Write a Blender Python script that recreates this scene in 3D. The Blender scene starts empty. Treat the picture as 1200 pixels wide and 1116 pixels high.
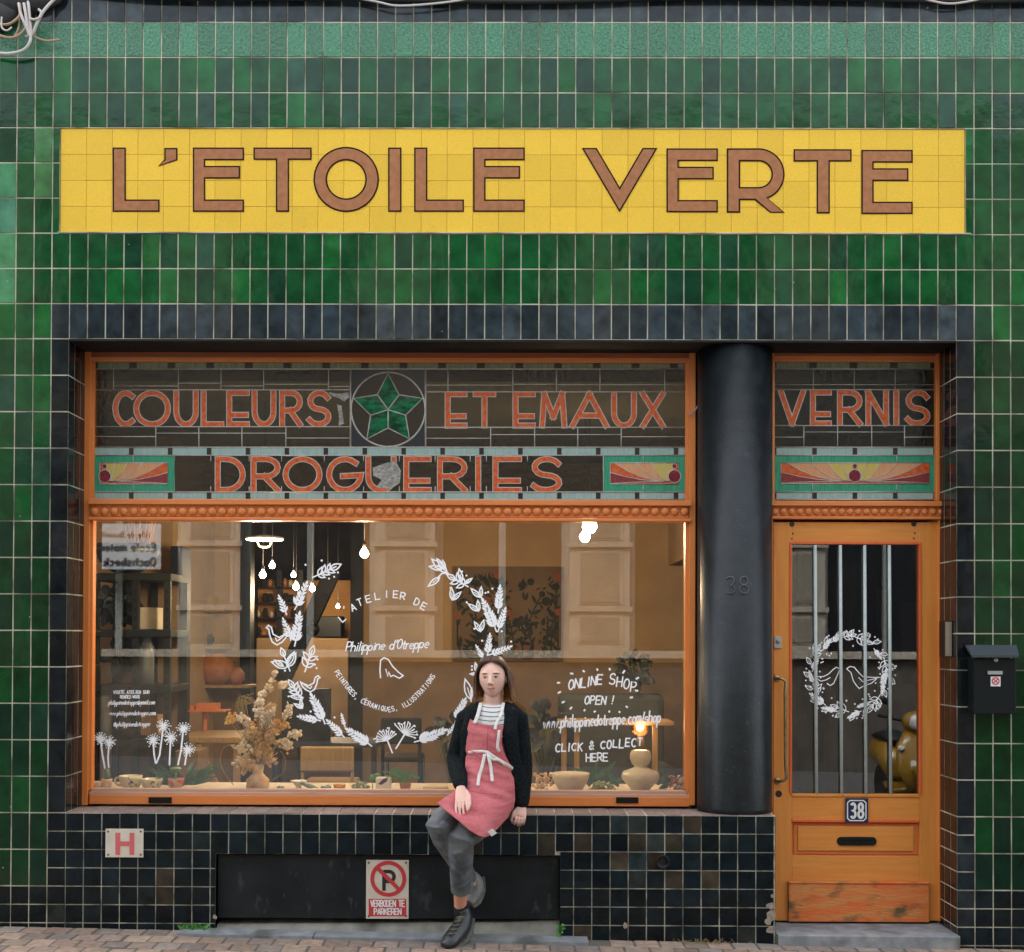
import bpy, bmesh, math, random
from mathutils import Vector, Matrix, Euler, noise
random.seed(7)
rad = math.radians
S = bpy.context.scene
COL = S.collection
# ------------------------------------------------------------------ camera
F = 1470.0; PPX, PPY = 581.0, 732.0
CAM = Vector((-0.05, -7.0, 1.6))
RM = (Matrix.Rotation(rad(0.36), 3, 'Z') @ Matrix.Rotation(rad(90.7), 3, 'X') @ Matrix.Rotation(rad(0.2), 3, 'Z'))
cd = bpy.data.cameras.new('camera'); cam = bpy.data.objects.new('camera', cd); COL.objects.link(cam)
cam.location = CAM; cam.rotation_euler = RM.to_euler()
cd.sensor_fit = 'HORIZONTAL'; cd.sensor_width = 36; cd.lens = 36 * F / 1200
cd.shift_x = (600 - PPX) / 1200; cd.shift_y = (PPY - 558) / 1200
cd.clip_start = .1; cd.clip_end = 500
S.camera = cam
def P(px, py, Y=0.0):
    """world point at depth Y seen at photo position (px, py)"""
    d = RM @ Vector(((px - PPX) / F, -(py - PPY) / F, -1))
    return CAM + d * ((Y - CAM.y) / d.y)
def PX(px, py=600, Y=0.0): return P(px, py, Y).x
def PZ(py, px=600, Y=0.0): return P(px, py, Y).z
# ------------------------------------------------------------------ world, sun, exposure
SUN_EL, SUN_AZ = 52, 330                      # the sun stands behind the shop: its front is in open shade
W = bpy.data.worlds.new('World'); S.world = W; W.use_nodes = True
nt = W.node_tree; bg = nt.nodes['Background']
sky = nt.nodes.new('ShaderNodeTexSky'); sky.sky_type = 'NISHITA'; sky.sun_disc = False
sky.sun_elevation = rad(SUN_EL); sky.sun_rotation = rad(SUN_AZ); sky.air_density = 1.4; sky.dust_density = 4
hs = nt.nodes.new('ShaderNodeHueSaturation'); hs.inputs['Saturation'].default_value = .35
nt.links.new(sky.outputs[0], hs.inputs['Color']); nt.links.new(hs.outputs[0], bg.inputs[0])
bg.inputs[1].default_value = .15
sl = bpy.data.lights.new('sun', 'SUN'); sl.energy = 1.3; sl.angle = rad(15); sl.color = (1, .95, .87)
so = bpy.data.objects.new('sun', sl); COL.objects.link(so)
so.rotation_euler = (rad(90 - SUN_EL), 0, rad(180 - SUN_AZ)); so.location = (0, 6, 14)
vs = S.view_settings; vs.view_transform = 'Standard'; vs.look = 'None'; vs.gamma = 1; vs.exposure = 2.35
S.render.engine = 'CYCLES'
try:
    S.cycles.use_denoising = True; S.cycles.denoiser = 'OPENIMAGEDENOISE'
    S.cycles.denoising_input_passes = 'RGB_ALBEDO_NORMAL'
    S.cycles.max_bounces = 8; S.cycles.transparent_max_bounces = 12
    S.cycles.sample_clamp_indirect = 6
except Exception: pass
# ------------------------------------------------------------------ helpers
def wloc(o):
    v = Vector((0, 0, 0))
    while o: v += o.location; o = o.parent
    return v
def tag(o, label=None, cat=None, group=None, kind=None):
    if label: o['label'] = label
    if cat: o['category'] = cat
    if group: o['group'] = group
    if kind: o['kind'] = kind
    return o
def thing(name, label, cat, loc, group=None):
    o = bpy.data.objects.new(name, None); COL.objects.link(o); o.location = loc; o.empty_display_size = .1
    return tag(o, label, cat, group)
def part_empty(name, parent, loc):
    o = bpy.data.objects.new(name, None); COL.objects.link(o); o.parent = parent
    o.location = Vector(loc) - wloc(parent); return o
def dup(o, loc=None, parent=None):
    c = o.copy(); COL.objects.link(c); c.parent = parent
    if loc is not None: c.location = loc
    for ch in list(o.children): dup(ch, None, c)
    return c
class MB:
    def __init__(s): s.v = []; s.f = []; s.m = []; s.c = []; s.s = []
    def add(s, pts, faces, m=0, c=None, sm=False):
        b = len(s.v); s.v += [tuple(p) for p in pts]
        for f in faces:
            s.f.append([b + i for i in f]); s.m.append(m); s.c.append(c); s.s.append(sm)
    def poly(s, pts, m=0, c=None): s.add(pts, [list(range(len(pts)))], m, c)
    def box(s, x0, x1, y0, y1, z0, z1, m=0, c=None):
        p = [(x, y, z) for x in (x0, x1) for y in (y0, y1) for z in (z0, z1)]
        s.add(p, [(0, 1, 3, 2), (4, 6, 7, 5), (0, 4, 5, 1), (2, 3, 7, 6), (0, 2, 6, 4), (1, 5, 7, 3)], m, c)
    def obox(s, cen, size, rot=None, m=0, c=None):
        r = rot or Matrix.Identity(3); cen = Vector(cen)
        p = [cen + r @ Vector((x * size[0] / 2, y * size[1] / 2, z * size[2] / 2)) for x in (-1, 1) for y in (-1, 1) for z in (-1, 1)]
        s.add(p, [(0, 1, 3, 2), (4, 6, 7, 5), (0, 4, 5, 1), (2, 3, 7, 6), (0, 2, 6, 4), (1, 5, 7, 3)], m, c)
    def bar(s, a, b, w, d, up=(0, 1, 0), m=0, c=None):
        a = Vector(a); b = Vector(b); t = (b - a).normalized(); u = Vector(up); x = t.cross(u).normalized(); u = x.cross(t)
        p = [q + x * (i * w / 2) + u * (j * d / 2) for q in (a, b) for i in (-1, 1) for j in (-1, 1)]
        s.add(p, [(0, 2, 3, 1), (4, 5, 7, 6), (0, 1, 5, 4), (2, 6, 7, 3), (0, 4, 6, 2), (1, 3, 7, 5)], m, c)
    def tube(s, pts, r, n=8, m=0, c=None, flat=1.0, ref=None, caps=True, sm=True):
        pts = [Vector(p) for p in pts]; k = len(pts)
        rr = r if isinstance(r, (list, tuple)) else [r] * k
        rings = []; u = None
        for i, p in enumerate(pts):
            t = (pts[min(i + 1, k - 1)] - pts[max(i - 1, 0)])
            t = t.normalized() if t.length > 1e-9 else Vector((0, 0, 1))
            if u is None:
                u = Vector(ref) if ref else (Vector((0, 0, 1)) if abs(t.z) < .9 else Vector((1, 0, 0)))
            u = (u - t * u.dot(t)); u = u.normalized() if u.length > 1e-6 else t.orthogonal().normalized()
            w = t.cross(u)
            q = rr[i]; q = q if isinstance(q, (tuple, list)) else (q, q * flat)
            rings.append([p + u * (q[0] * math.cos(2 * math.pi * j / n)) + w * (q[1] * math.sin(2 * math.pi * j / n)) for j in range(n)])
        v = [x for ring in rings for x in ring]; f = []
        for i in range(k - 1):
            for j in range(n):
                f.append((i * n + j, i * n + (j + 1) % n, (i + 1) * n + (j + 1) % n, (i + 1) * n + j))
        if caps: f.append(list(range(n))[::-1]); f.append([(k - 1) * n + j for j in range(n)])
        s.add(v, f, m, c, sm)
    def lathe(s, prof, loc=(0, 0, 0), n=24, m=0, c=None, sm=True, axis='Z', squash=1.0):
        v = []; f = []; k = len(prof); L = Vector(loc)
        for (r, z) in prof:
            for j in range(n):
                a = 2 * math.pi * j / n
                q = Vector((r * math.cos(a), r * math.sin(a) * squash, z)) if axis == 'Z' else (Vector((r * math.cos(a), -z, r * math.sin(a))) if axis == 'Y' else Vector((z, r * math.cos(a), r * math.sin(a))))
                v.append(L + q)
        for i in range(k - 1):
            for j in range(n): f.append((i * n + j, i * n + (j + 1) % n, (i + 1) * n + (j + 1) % n, (i + 1) * n + j))
        if prof[0][0] > 1e-5: f.append(list(range(n))[::-1])
        if prof[-1][0] > 1e-5: f.append([(k - 1) * n + j for j in range(n)])
        s.add(v, f, m, c, sm)
    def ball(s, cen, r, m=0, c=None, n=10, k=7, rot=None):
        r = r if isinstance(r, (tuple, list)) else (r, r, r); cen = Vector(cen); v = []; f = []
        for i in range(k + 1):
            t = math.pi * i / k
            for j in range(n):
                a = 2 * math.pi * j / n
                q = Vector((r[0] * math.sin(t) * math.cos(a), r[1] * math.sin(t) * math.sin(a), r[2] * math.cos(t)))
                v.append(cen + (rot @ q if rot else q))
        for i in range(k):
            for j in range(n): f.append((i * n + j, (i + 1) * n + j, (i + 1) * n + (j + 1) % n, i * n + (j + 1) % n))
        s.add(v, f, m, c, True)
    def build(s, name, mats, parent=None, loc=None, bevel=0, label=None, merge=False):
        if not isinstance(mats, (list, tuple)): mats = [mats]
        if parent is not None: off = wloc(parent)
        elif loc is not None: off = Vector(loc)
        else:
            xs, ys, zs = zip(*s.v); off = Vector(((min(xs) + max(xs)) / 2, (min(ys) + max(ys)) / 2, min(zs)))
        me = bpy.data.meshes.new(name)
        me.from_pydata([(a - off.x, b - off.y, c - off.z) for a, b, c in s.v], [], s.f)
        me.polygons.foreach_set('material_index', s.m); me.polygons.foreach_set('use_smooth', s.s)
        if any(c is not None for c in s.c):
            at = me.attributes.new('col', 'FLOAT_COLOR', 'FACE'); flat = []
            for c in s.c: c = c or (.5, .5, .5); flat += [c[0], c[1], c[2], 1]
            at.data.foreach_set('color', flat)
        for m in mats: me.materials.append(m)
        me.update()
        bm = bmesh.new(); bm.from_mesh(me)
        if merge: bmesh.ops.remove_doubles(bm, verts=bm.verts, dist=1e-5)
        bmesh.ops.recalc_face_normals(bm, faces=bm.faces) if merge else None
        bm.to_mesh(me); bm.free()
        o = bpy.data.objects.new(name, me); COL.objects.link(o)
        if parent is not None: o.parent = parent
        else: o.location = off
        if bevel:
            b = o.modifiers.new('bevel', 'BEVEL'); b.width = bevel; b.segments = 2; b.limit_method = 'ANGLE'; b.angle_limit = rad(40)
        if label: o['label'] = label
        return o
# ------------------------------------------------------------------ materials
def mat(name, c, rough=.5, metal=0.0, c2=None, ns=8.0, lo=.35, hi=.65, bump=0.0, bs=60.0, attr=False, spec=.5, stretch=None,
        coat=0.0, emit=0.0, dirt=None, dstretch=None, dscale=6.0, dlo=.55, dhi=.7, rvar=0.0, bdist=.01):
    m = bpy.data.materials.new(name); m.use_nodes = True; t = m.node_tree; N = t.nodes; L = t.links
    b = N['Principled BSDF']; b.inputs['Roughness'].default_value = rough; b.inputs['Metallic'].default_value = metal
    b.inputs['Specular IOR Level'].default_value = spec; b.inputs['Coat Weight'].default_value = coat
    b.inputs['Coat Roughness'].default_value = .08
    tc = N.new('ShaderNodeTexCoord'); src = tc.outputs['Object']
    if stretch:
        mp = N.new('ShaderNodeMapping'); mp.inputs['Scale'].default_value = stretch; L.new(src, mp.inputs[0]); ssrc = mp.outputs[0]
    else: ssrc = src
    def nz(scale, s=None, det=4):
        n = N.new('ShaderNodeTexNoise'); n.inputs['Scale'].default_value = scale; n.inputs['Detail'].default_value = det
        L.new(s or src, n.inputs['Vector']); return n
    def ramp(o, lo, hi):
        r = N.new('ShaderNodeMapRange'); r.inputs[1].default_value = lo; r.inputs[2].default_value = hi; L.new(o, r.inputs[0]); return r.outputs[0]
    def mix(f, a, c, mode='MIX'):
        x = N.new('ShaderNodeMix'); x.data_type = 'RGBA'; x.blend_type = mode
        if isinstance(f, float): x.inputs[0].default_value = f
        else: L.new(f, x.inputs[0])
        for k, q in ((6, a), (7, c)):
            if isinstance(q, tuple): x.inputs[k].default_value = (*q[:3], 1)
            else: L.new(q, x.inputs[k])
        return x.outputs[2]
    col = None
    if attr:
        a = N.new('ShaderNodeAttribute'); a.attribute_name = 'col'; col = a.outputs['Color']
        if c2 is not None: col = mix(ramp(nz(ns, ssrc).outputs['Fac'], lo, hi), mix(1.0, col, c, 'MULTIPLY'), mix(1.0, col, c2, 'MULTIPLY'))
    elif c2 is not None: col = mix(ramp(nz(ns, ssrc).outputs['Fac'], lo, hi), tuple(c), tuple(c2))
    dsrc = None
    if dstretch:
        m2 = N.new('ShaderNodeMapping'); m2.inputs['Scale'].default_value = dstretch; L.new(src, m2.inputs[0]); dsrc = m2.outputs[0]
    if dirt is not None: col = mix(ramp(nz(dscale, dsrc, 8).outputs['Fac'], dlo, dhi), col if col is not None else tuple(c), tuple(dirt))
    if col is not None: L.new(col, b.inputs['Base Color'])
    else: b.inputs['Base Color'].default_value = (*c[:3], 1)
    if rvar:
        r = N.new('ShaderNodeMapRange'); r.inputs[3].default_value = max(.02, rough - rvar); r.inputs[4].default_value = rough + rvar
        L.new(nz(ns * 2.3).outputs['Fac'], r.inputs[0]); L.new(r.outputs[0], b.inputs['Roughness'])
    if bump:
        bp = N.new('ShaderNodeBump'); bp.inputs['Strength'].default_value = bump; bp.inputs['Distance'].default_value = bdist
        L.new(nz(bs, ssrc).outputs['Fac'], bp.inputs['Height']); L.new(bp.outputs[0], b.inputs['Normal'])
    if emit:
        b.inputs['Emission Strength'].default_value = emit
        if col is not None: L.new(col, b.inputs['Emission Color'])
        else: b.inputs['Emission Color'].default_value = (*c[:3], 1)
    return m
def glass_mat(name, boost=1.6, base=.02, tint=(1, 1, 1), diff=None, dfac=0.0, bump=0.0, bs=30, rough=0.0, stretch=None):
    m = bpy.data.materials.new(name); m.use_nodes = True; t = m.node_tree; N = t.nodes; L = t.links
    N.remove(N['Principled BSDF']); out = N['Material Output']
    tr = N.new('ShaderNodeBsdfTransparent'); tr.inputs[0].default_value = (*tint, 1)
    gl = N.new('ShaderNodeBsdfGlossy'); gl.inputs['Roughness'].default_value = rough
    fr = N.new('ShaderNodeFresnel'); fr.inputs[0].default_value = 1.5
    ma = N.new('ShaderNodeMath'); ma.operation = 'MULTIPLY_ADD'; ma.use_clamp = True
    ma.inputs[1].default_value = boost; ma.inputs[2].default_value = base; L.new(fr.outputs[0], ma.inputs[0])
    a = tr.outputs[0]
    if diff:
        d = N.new('ShaderNodeBsdfDiffuse'); d.inputs[0].default_value = (*diff, 1)
        mx = N.new('ShaderNodeMixShader'); mx.inputs[0].default_value = dfac; L.new(a, mx.inputs[1]); L.new(d.outputs[0], mx.inputs[2]); a = mx.outputs[0]
    if bump:
        n = N.new('ShaderNodeTexNoise'); n.inputs['Scale'].default_value = bs; tc = N.new('ShaderNodeTexCoord'); L.new(tc.outputs['Object'], n.inputs['Vector'])
        bp = N.new('ShaderNodeBump'); bp.inputs['Strength'].default_value = bump; bp.inputs['Distance'].default_value = .005
        L.new(n.outputs['Fac'], bp.inputs['Height']); L.new(bp.outputs[0], gl.inputs['Normal'])
    ms = N.new('ShaderNodeMixShader'); L.new(ma.outputs[0], ms.inputs[0]); L.new(a, ms.inputs[1]); L.new(gl.outputs[0], ms.inputs[2])
    L.new(ms.outputs[0], out.inputs[0]); return m
M = {}
def tilemat(name, rough, bump, c=(.62, .62, .62), c2=(1.35, 1.35, 1.35), ns=9.0, bs=7.0, bd=.006, spec=.5):
    return mat(name, c, rough, c2=c2, ns=ns, lo=.3, hi=.7, bump=bump, bs=bs, attr=True, bdist=bd, spec=spec, rvar=.05)
M['green'] = tilemat('green glazed tile', .11, .4, spec=.27)
M['rough_green'] = tilemat('pebbled green tile', .22, .9, c=(.55, .55, .55), c2=(1.5, 1.5, 1.5), ns=70, bs=85, bd=.004)
M['navy'] = tilemat('dark glazed tile', .13, .4, c=(.5, .5, .5), c2=(1.6, 1.6, 1.6), ns=11, spec=.24)
M['sign_tile'] = mat('yellow sign tile', (.93, .93, .93), .42, c2=(1.06, 1.05, 1.02), ns=160, attr=True, bump=.08, bs=90, spec=.2)
M['grout'] = mat('pale grout', (.58, .56, .44), .9, c2=(.46, .44, .33), ns=14, bump=.2, bs=120, dirt=(.14, .13, .09), dscale=4, dlo=.44, dhi=.66)
M['grout_dark'] = mat('grey grout', (.46, .45, .36), .9, c2=(.12, .12, .105), ns=9, bump=.2, bs=120)
M['grout_low'] = mat('soiled grout', (.17, .17, .15), .9, c2=(.05, .05, .05), ns=6)
M['sign_joint'] = mat('sign joint', (.42, .25, .05), .9)
M['letter'] = mat('brown sign letter', (.33, .135, .058), .55, c2=(.40, .17, .075), ns=30, spec=.2)
M['letter_edge'] = mat('dark letter outline', (.022, .008, .006), .7, spec=.1)
def wood(name, c, c2, rough=.4, st=(14, 14, 1.2), **k): return mat(name, c, rough, c2=c2, ns=3.0, stretch=st, lo=.25, hi=.75, bump=.12, bs=7, **k)
M['wood_v'] = wood('orange varnished wood', (.62, .175, .036), (.70, .24, .055))
M['wood_h'] = wood('orange varnished rail', (.62, .175, .04), (.70, .235, .06), st=(1.2, 14, 14))
M['door_v'] = wood('honey door wood', (.62, .215, .034), (.72, .28, .055))
M['door_h'] = wood('honey door rail', (.62, .215, .034), (.72, .28, .055), st=(1.2, 14, 14))
M['wood_dark'] = wood('shade-toned top rail', (.22, .055, .02), (.33, .09, .03), st=(1.2, 14, 14))  # rail wood darkened: the lintel's shadow is painted into its colour
M['kick'] = mat('worn orange kick board', (.66, .13, .025), .55, c2=(.58, .23, .06), ns=5, stretch=(1, 4, 5), bump=.4, bs=20, dirt=(.12, .075, .03), dstretch=(1.1, 1, 2.0), dscale=6, dlo=.53, dhi=.68)
M['trim'] = wood('red orange bead', (.62, .10, .025), (.68, .14, .035))
M['sill_pink'] = mat('faded pink inner sill', (.55, .33, .23), .5, c2=(.48, .27, .18), ns=6, stretch=(1, 8, 8))
M['black_paint'] = mat('black painted board', (.005, .007, .008), .6, spec=.25, c2=(.012, .015, .016), ns=5, bump=.2, bs=40, dirt=(.035, .04, .04), dstretch=(1, 1, .5), dscale=16, dlo=.62, dhi=.72)
M['column'] = mat('black polished column', (.006, .009, .011), .36, c2=(.012, .016, .018), ns=12, bump=.12, bs=60, spec=.32, rvar=.06, dirt=(.03, .034, .034), dscale=30, dlo=.66, dhi=.72)
M['void'] = mat('dark recess', (.01, .01, .01), .9)
M['lead'] = mat('lead came', (.40, .39, .36), .5, c2=(.52, .51, .47), ns=30, metal=.3)
M['white_paint'] = mat('white paint pen', (.95, .95, .96), .7, spec=.2)
M['glass'] = glass_mat('window glass', 3.7, .025)
M['dark_glass'] = glass_mat('dark leaded glass', 1.0, .0, (.16, .16, .13), (.022, .024, .02), .5, .6, 35, .12)
def cglass(name, c, c2, ns=5, st=(14, 1, 1.5)): return mat(name, c, .22, c2=c2, ns=ns, stretch=st, bump=.25, bs=10, lo=.3, hi=.7)
M['g_orange'] = cglass('orange glass', (.46, .040, .012), (.62, .15, .035), 14, (3, 1, 3))
M['g_teal'] = cglass('milky teal glass', (.22, .36, .33), (.34, .43, .40), 6)
M['g_green'] = cglass('green streaked glass', (.01, .21, .11), (.04, .34, .2), 8)
M['g_moss'] = cglass('moss glass', (.10, .13, .08), (.2, .22, .13), 6)
M['g_star'] = mat('star glass', (.0, .03, .012), .15, c2=(.0, .2, .075), ns=16, stretch=(1, 1, 2), lo=.4, hi=.68, bump=.3, bs=20, spec=.35)
M['g_brown'] = mat('dark brown glass', (.018, .01, .008), .2)
M['g_navy'] = mat('navy glass', (.008, .014, .025), .2)
M['g_black'] = mat('blackish spacer glass', (.02, .015, .012), .25)
M['g_yellow'] = cglass('yellow glass', (.52, .36, .06), (.50, .42, .14), 8)
M['g_peach'] = cglass('peach glass', (.58, .24, .10), (.60, .33, .17), 8)
M['g_red'] = cglass('dark red glass', (.17, .02, .025), (.25, .04, .04), 8)
M['g_berry'] = mat('ruby roundel', (.10, .012, .02), .12, c2=(.28, .03, .05), ns=60)
M['brass'] = mat('worn brass', (.42, .33, .19), .35, metal=.9, c2=(.25, .2, .13), ns=30)
M['steel'] = mat('grey enamelled steel', (.40, .43, .42), .4, metal=.3)
M['black_metal'] = mat('black coated metal', (.005, .008, .009), .42, spec=.25, bump=.05, bs=200)
M['stone'] = mat('bluestone', (.17, .18, .19), .7, c2=(.26, .27, .27), ns=12, bump=.3, bs=70, dirt=(.10, .10, .09), dscale=4)
M['concrete'] = mat('stained concrete', (.16, .155, .13), .9, c2=(.25, .24, .2), ns=7, bump=.4, bs=50, dirt=(.07, .07, .06), dscale=3)
M['paver'] = mat('brick paver', (.85, .8, .74), .85, c2=(1.25, 1.15, 1.05), ns=25, attr=True, bump=.4, bs=90)
M['sand'] = mat('sandy joint', (.09, .08, .06), .95, c2=(.14, .125, .1), ns=30)
M['asphalt'] = mat('asphalt', (.05, .05, .052), .85, c2=(.065, .065, .065), ns=40, bump=.3, bs=150)
M['enamel'] = mat('cream enamel plate', (.62, .56, .46), .35, c2=(.55, .49, .39), ns=12, dirt=(.35, .28, .2), dscale=9, dlo=.6, dhi=.75)
M['red'] = mat('red sign paint', (.52, .035, .045), .4)
M['red_faded'] = mat('faded red letter', (.58, .12, .12), .4)
M['white'] = mat('white enamel', (.72, .72, .70), .35)
M['blue'] = mat('blue enamel', (.012, .022, .07), .25)
M['ink'] = mat('black ink', (.015, .012, .014), .5)
M['screw'] = mat('screw head', (.1, .09, .08), .4, metal=.8)
# ------------------------------------------------------------------ flat lettering: strokes laid on a plane of the facade
def arc(cx, cy, rx, ry, a0, a1, n=12):
    return [(cx + rx * math.cos(rad(a0 + (a1 - a0) * i / n)), cy + ry * math.sin(rad(a0 + (a1 - a0) * i / n))) for i in range(n + 1)]
def oval(cx, cy, rx, ry, n=16): return arc(cx, cy, rx, ry, -90, 270, n)[:-1] + ['closed']
G = {
 'A': [[(0, 1), (.5, 0)], [(.5, 0), (1, 1)], [(.2, .68), (.8, .68)]],
 'B': [[(0, 0), (0, 1)], [(0, 0), (.5, 0)] + arc(.5, .25, .4, .25, -90, 90, 6) + [(0, .5)], [(0, .5), (.5, .5)] + arc(.5, .75, .5, .25, -90, 90, 6) + [(0, 1)]],
 'C': [arc(.6, .5, .6, .5, -52, -308)],
 'D': [[(0, 0), (0, 1)], [(0, 0), (.3, 0)] + arc(.35, .5, .65, .5, -90, 90) + [(.3, 1), (0, 1)]],
 'E': [[(1, 0), (0, 0), (0, 1), (1, 1)], [(0, .5), (.85, .5)]],
 'F': [[(1, 0), (0, 0), (0, 1)], [(0, .5), (.85, .5)]],
 'e2': [[(1, 0), (0, 0), (0, 1), (1, 1)], [(0, .7), (.95, .7)]],
 'G': [arc(.52, .5, .52, .5, -48, -358, 16) + [(.45, .55)]],
 'H': [[(0, 0), (0, 1)], [(1, 0), (1, 1)], [(0, .5), (1, .5)]],
 'I': [[(.5, 0), (.5, 1)]],
 'K': [[(0, 0), (0, 1)], [(1, 0), (0, .55)], [(.3, .42), (1, 1)]],
 'L': [[(0, 0), (0, 1), (1, 1)]],
 'M': [[(0, 1), (.1, 0)], [(.1, 0), (.5, .72)], [(.5, .72), (.9, 0)], [(.9, 0), (1, 1)]],
 'N': [[(0, 1), (0, 0)], [(0, 0), (1, 1)], [(1, 1), (1, 0)]],
 'O': [oval(.5, .5, .5, .5, 24)],
 'P': [[(0, 1), (0, 0)], [(0, 0), (.45, 0)] + arc(.45, .27, .5, .27, -90, 90, 8) + [(0, .54)]],
 'Q': [oval(.5, .5, .5, .5, 20), [(.6, .7), (1, 1.05)]],
 'R': [[(0, 1), (0, 0)], [(0, 0), (.45, 0)] + arc(.5, .28, .5, .28, -90, 90, 8) + [(0, .56)], [(.45, .56), (1, 1)]],
 'S': [arc(.52, .26, .48, .26, -25, -270, 10) + arc(.48, .76, .52, .24, -90, 155, 10)[1:]],
 'T': [[(0, 0), (1, 0)], [(.5, 0), (.5, 1)]],
 'U': [[(0, 0), (0, .6)] + arc(.5, .6, .5, .4, 180, 0, 10) + [(1, 0)]],
 'V': [[(0, 0), (.5, 1)], [(.5, 1), (1, 0)]],
 'W': [[(0, 0), (.25, 1), (.5, .2), (.75, 1), (1, 0)]],
 'X': [[(0, 0), (1, 1)], [(1, 0), (0, 1)]],
 'Z': [[(0, 0), (1, 0), (0, 1), (1, 1)]],
 '-': [[(.1, .55), (.9, .55)]],
 "'": [[(.6, 0), (.35, .25)]], '!': [[(.65, 0), (.45, .68)], [(.38, .92), (.36, 1)]], ',': [[(.5, .9), (.3, 1.2)]], '.': [[(.45, .93), (.55, 1)]],
 '&': [[(1, 1), (.25, .25)] + arc(.45, .2, .25, .2, 170, 370, 6) + [(.1, .65)] + arc(.4, .75, .35, .25, 200, 20, 6) + [(.95, .5)]],
 '3': [arc(.48, .25, .45, .25, -150, 90, 10) + arc(.48, .75, .5, .25, -90, 150, 10)[1:]],
 '8': [oval(.5, .25, .42, .25, 16), oval(.5, .75, .5, .25, 16)],
 '@': [oval(.5, .6, .22, .22, 10), arc(.5, .6, .5, .45, 0, 300, 14), [(.72, .4), (.74, .75), (1, .6)]],
 'a': [oval(.42, .72, .42, .28, 12), [(.9, .44), (.9, 1)]], 'c': [arc(.55, .72, .5, .28, -50, -310, 10)],
 'd': [oval(.42, .72, .42, .28, 12), [(.88, 0), (.88, 1)]], 'e': [[(.05, .72), (.95, .70)] + arc(.5, .72, .46, .28, 0, -300, 12)],
 'g': [oval(.42, .72, .42, .28, 12), [(.88, .44), (.88, 1.3)] + arc(.45, 1.25, .42, .2, 0, 150, 6)], 'h': [[(0, 0), (0, 1)], [(0, .65)] + arc(.45, .65, .42, .22, 180, 360, 8) + [(.88, 1)]],
 'i': [[(.5, .45), (.5, 1)], [(.5, .2), (.55, .25)]], 'l': [[(.5, 0), (.5, 1)]], 'b': [[(0, 0), (0, 1)], oval(.45, .72, .42, .28, 12)], 'k': [[(0, 0), (0, 1)], [(.9, .45), (.05, .75), (.95, 1)]],
 'm': [[(0, .45), (0, 1)], [(0, .65)] + arc(.25, .62, .25, .2, 180, 360, 6) + [(.5, 1)], [(.5, .65)] + arc(.75, .62, .25, .2, 180, 360, 6) + [(1, 1)]],
 'n': [[(0, .45), (0, 1)], [(0, .65)] + arc(.45, .65, .42, .22, 180, 360, 8) + [(.88, 1)]], 'o': [oval(.5, .72, .45, .28, 12)],
 'p': [[(0, .45), (0, 1.45)], oval(.45, .72, .42, .28, 12)], 'r': [[(.1, .45), (.1, 1)], [(.1, .68)] + arc(.55, .68, .42, .22, 190, 300, 5)],
 's': [arc(.5, .58, .42, .14, -30, -250, 7) + arc(.48, .86, .44, .15, -90, 150, 7)], 't': [[(.5, .15), (.5, .9), (.75, 1)], [(.1, .45), (.95, .45)]],
 'u': [[(0, .45), (0, .8)] + arc(.45, .75, .45, .25, 180, 0, 8) + [(.9, .45)], [(.9, .45), (.9, 1)]], 'w': [[(0, .45), (.25, 1), (.5, .5), (.75, 1), (1, .45)]], '/': [[(.9, -.05), (.1, 1.25)]], 'x': [[(0, .45), (1, 1)], [(1, .45), (0, 1)]], 'v': [[(0, .45), (.5, 1), (1, .45)]],
}
NARROW = {'I': .4, 'i': .35, 'l': .35, "'": .35, '!': .4, ',': .4, '.': .35, 't': .6, 'r': .6, 'm': 1.15, 'w': 1.15, 'M': 1.2, 'W': 1.3, ' ': .7, '/': .6, '@': 1.5}
def side_pts(p, w, closed):
    n = len(p); out = []
    for i in range(n):
        a = p[i - 1] if (i > 0 or closed) else None; c = p[(i + 1) % n] if (i < n - 1 or closed) else None
        def nr(u, v):
            dx, dy = v[0] - u[0], v[1] - u[1]; l = math.hypot(dx, dy) or 1e-9; return (-dy / l, dx / l)
        if a is None: q = nr(p[i], c)
        elif c is None: q = nr(a, p[i])
        else:
            n1, n2 = nr(a, p[i]), nr(p[i], c); sx, sy = n1[0] + n2[0], n1[1] + n2[1]; d = max(.35, (sx * sx + sy * sy) / 2)
            q = (sx / d, sy / d)
        out.append(((p[i][0] + q[0] * w / 2, p[i][1] + q[1] * w / 2), (p[i][0] - q[0] * w / 2, p[i][1] - q[1] * w / 2)))
    return out
LAY = [0]
def ribbon(mb, pts, w, Y, m=0, c=None, fn=None, ext=0.0):
    """a flat painted stroke of width w (photo units) on the facade plane at depth Y"""
    pts = list(pts); closed = bool(pts) and pts[-1] == 'closed'
    if closed: pts = pts[:-1]
    pts = [q for i, q in enumerate(pts) if i == 0 or math.dist(q, pts[i - 1]) > 1e-3]
    if len(pts) < 2: return
    if ext and not closed:
        def push(a, b):
            l = math.hypot(a[0] - b[0], a[1] - b[1]) or 1; return (a[0] + (a[0] - b[0]) / l * ext, a[1] + (a[1] - b[1]) / l * ext)
        pts[0] = push(pts[0], pts[1]); pts[-1] = push(pts[-1], pts[-2])
    LAY[0] = (LAY[0] + 1) % 12; yy = Y - LAY[0] * 4e-5
    sp = side_pts(pts, w, closed); n = len(sp); v = []
    for a, b in sp: v += [P(a[0], a[1], yy), P(b[0], b[1], yy)]
    f = []
    for i in range(n if closed else n - 1):
        j = (i + 1) % n; f.append((2 * i, 2 * i + 1, 2 * j + 1, 2 * j))
    mb.add(v, f, m, c)
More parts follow.
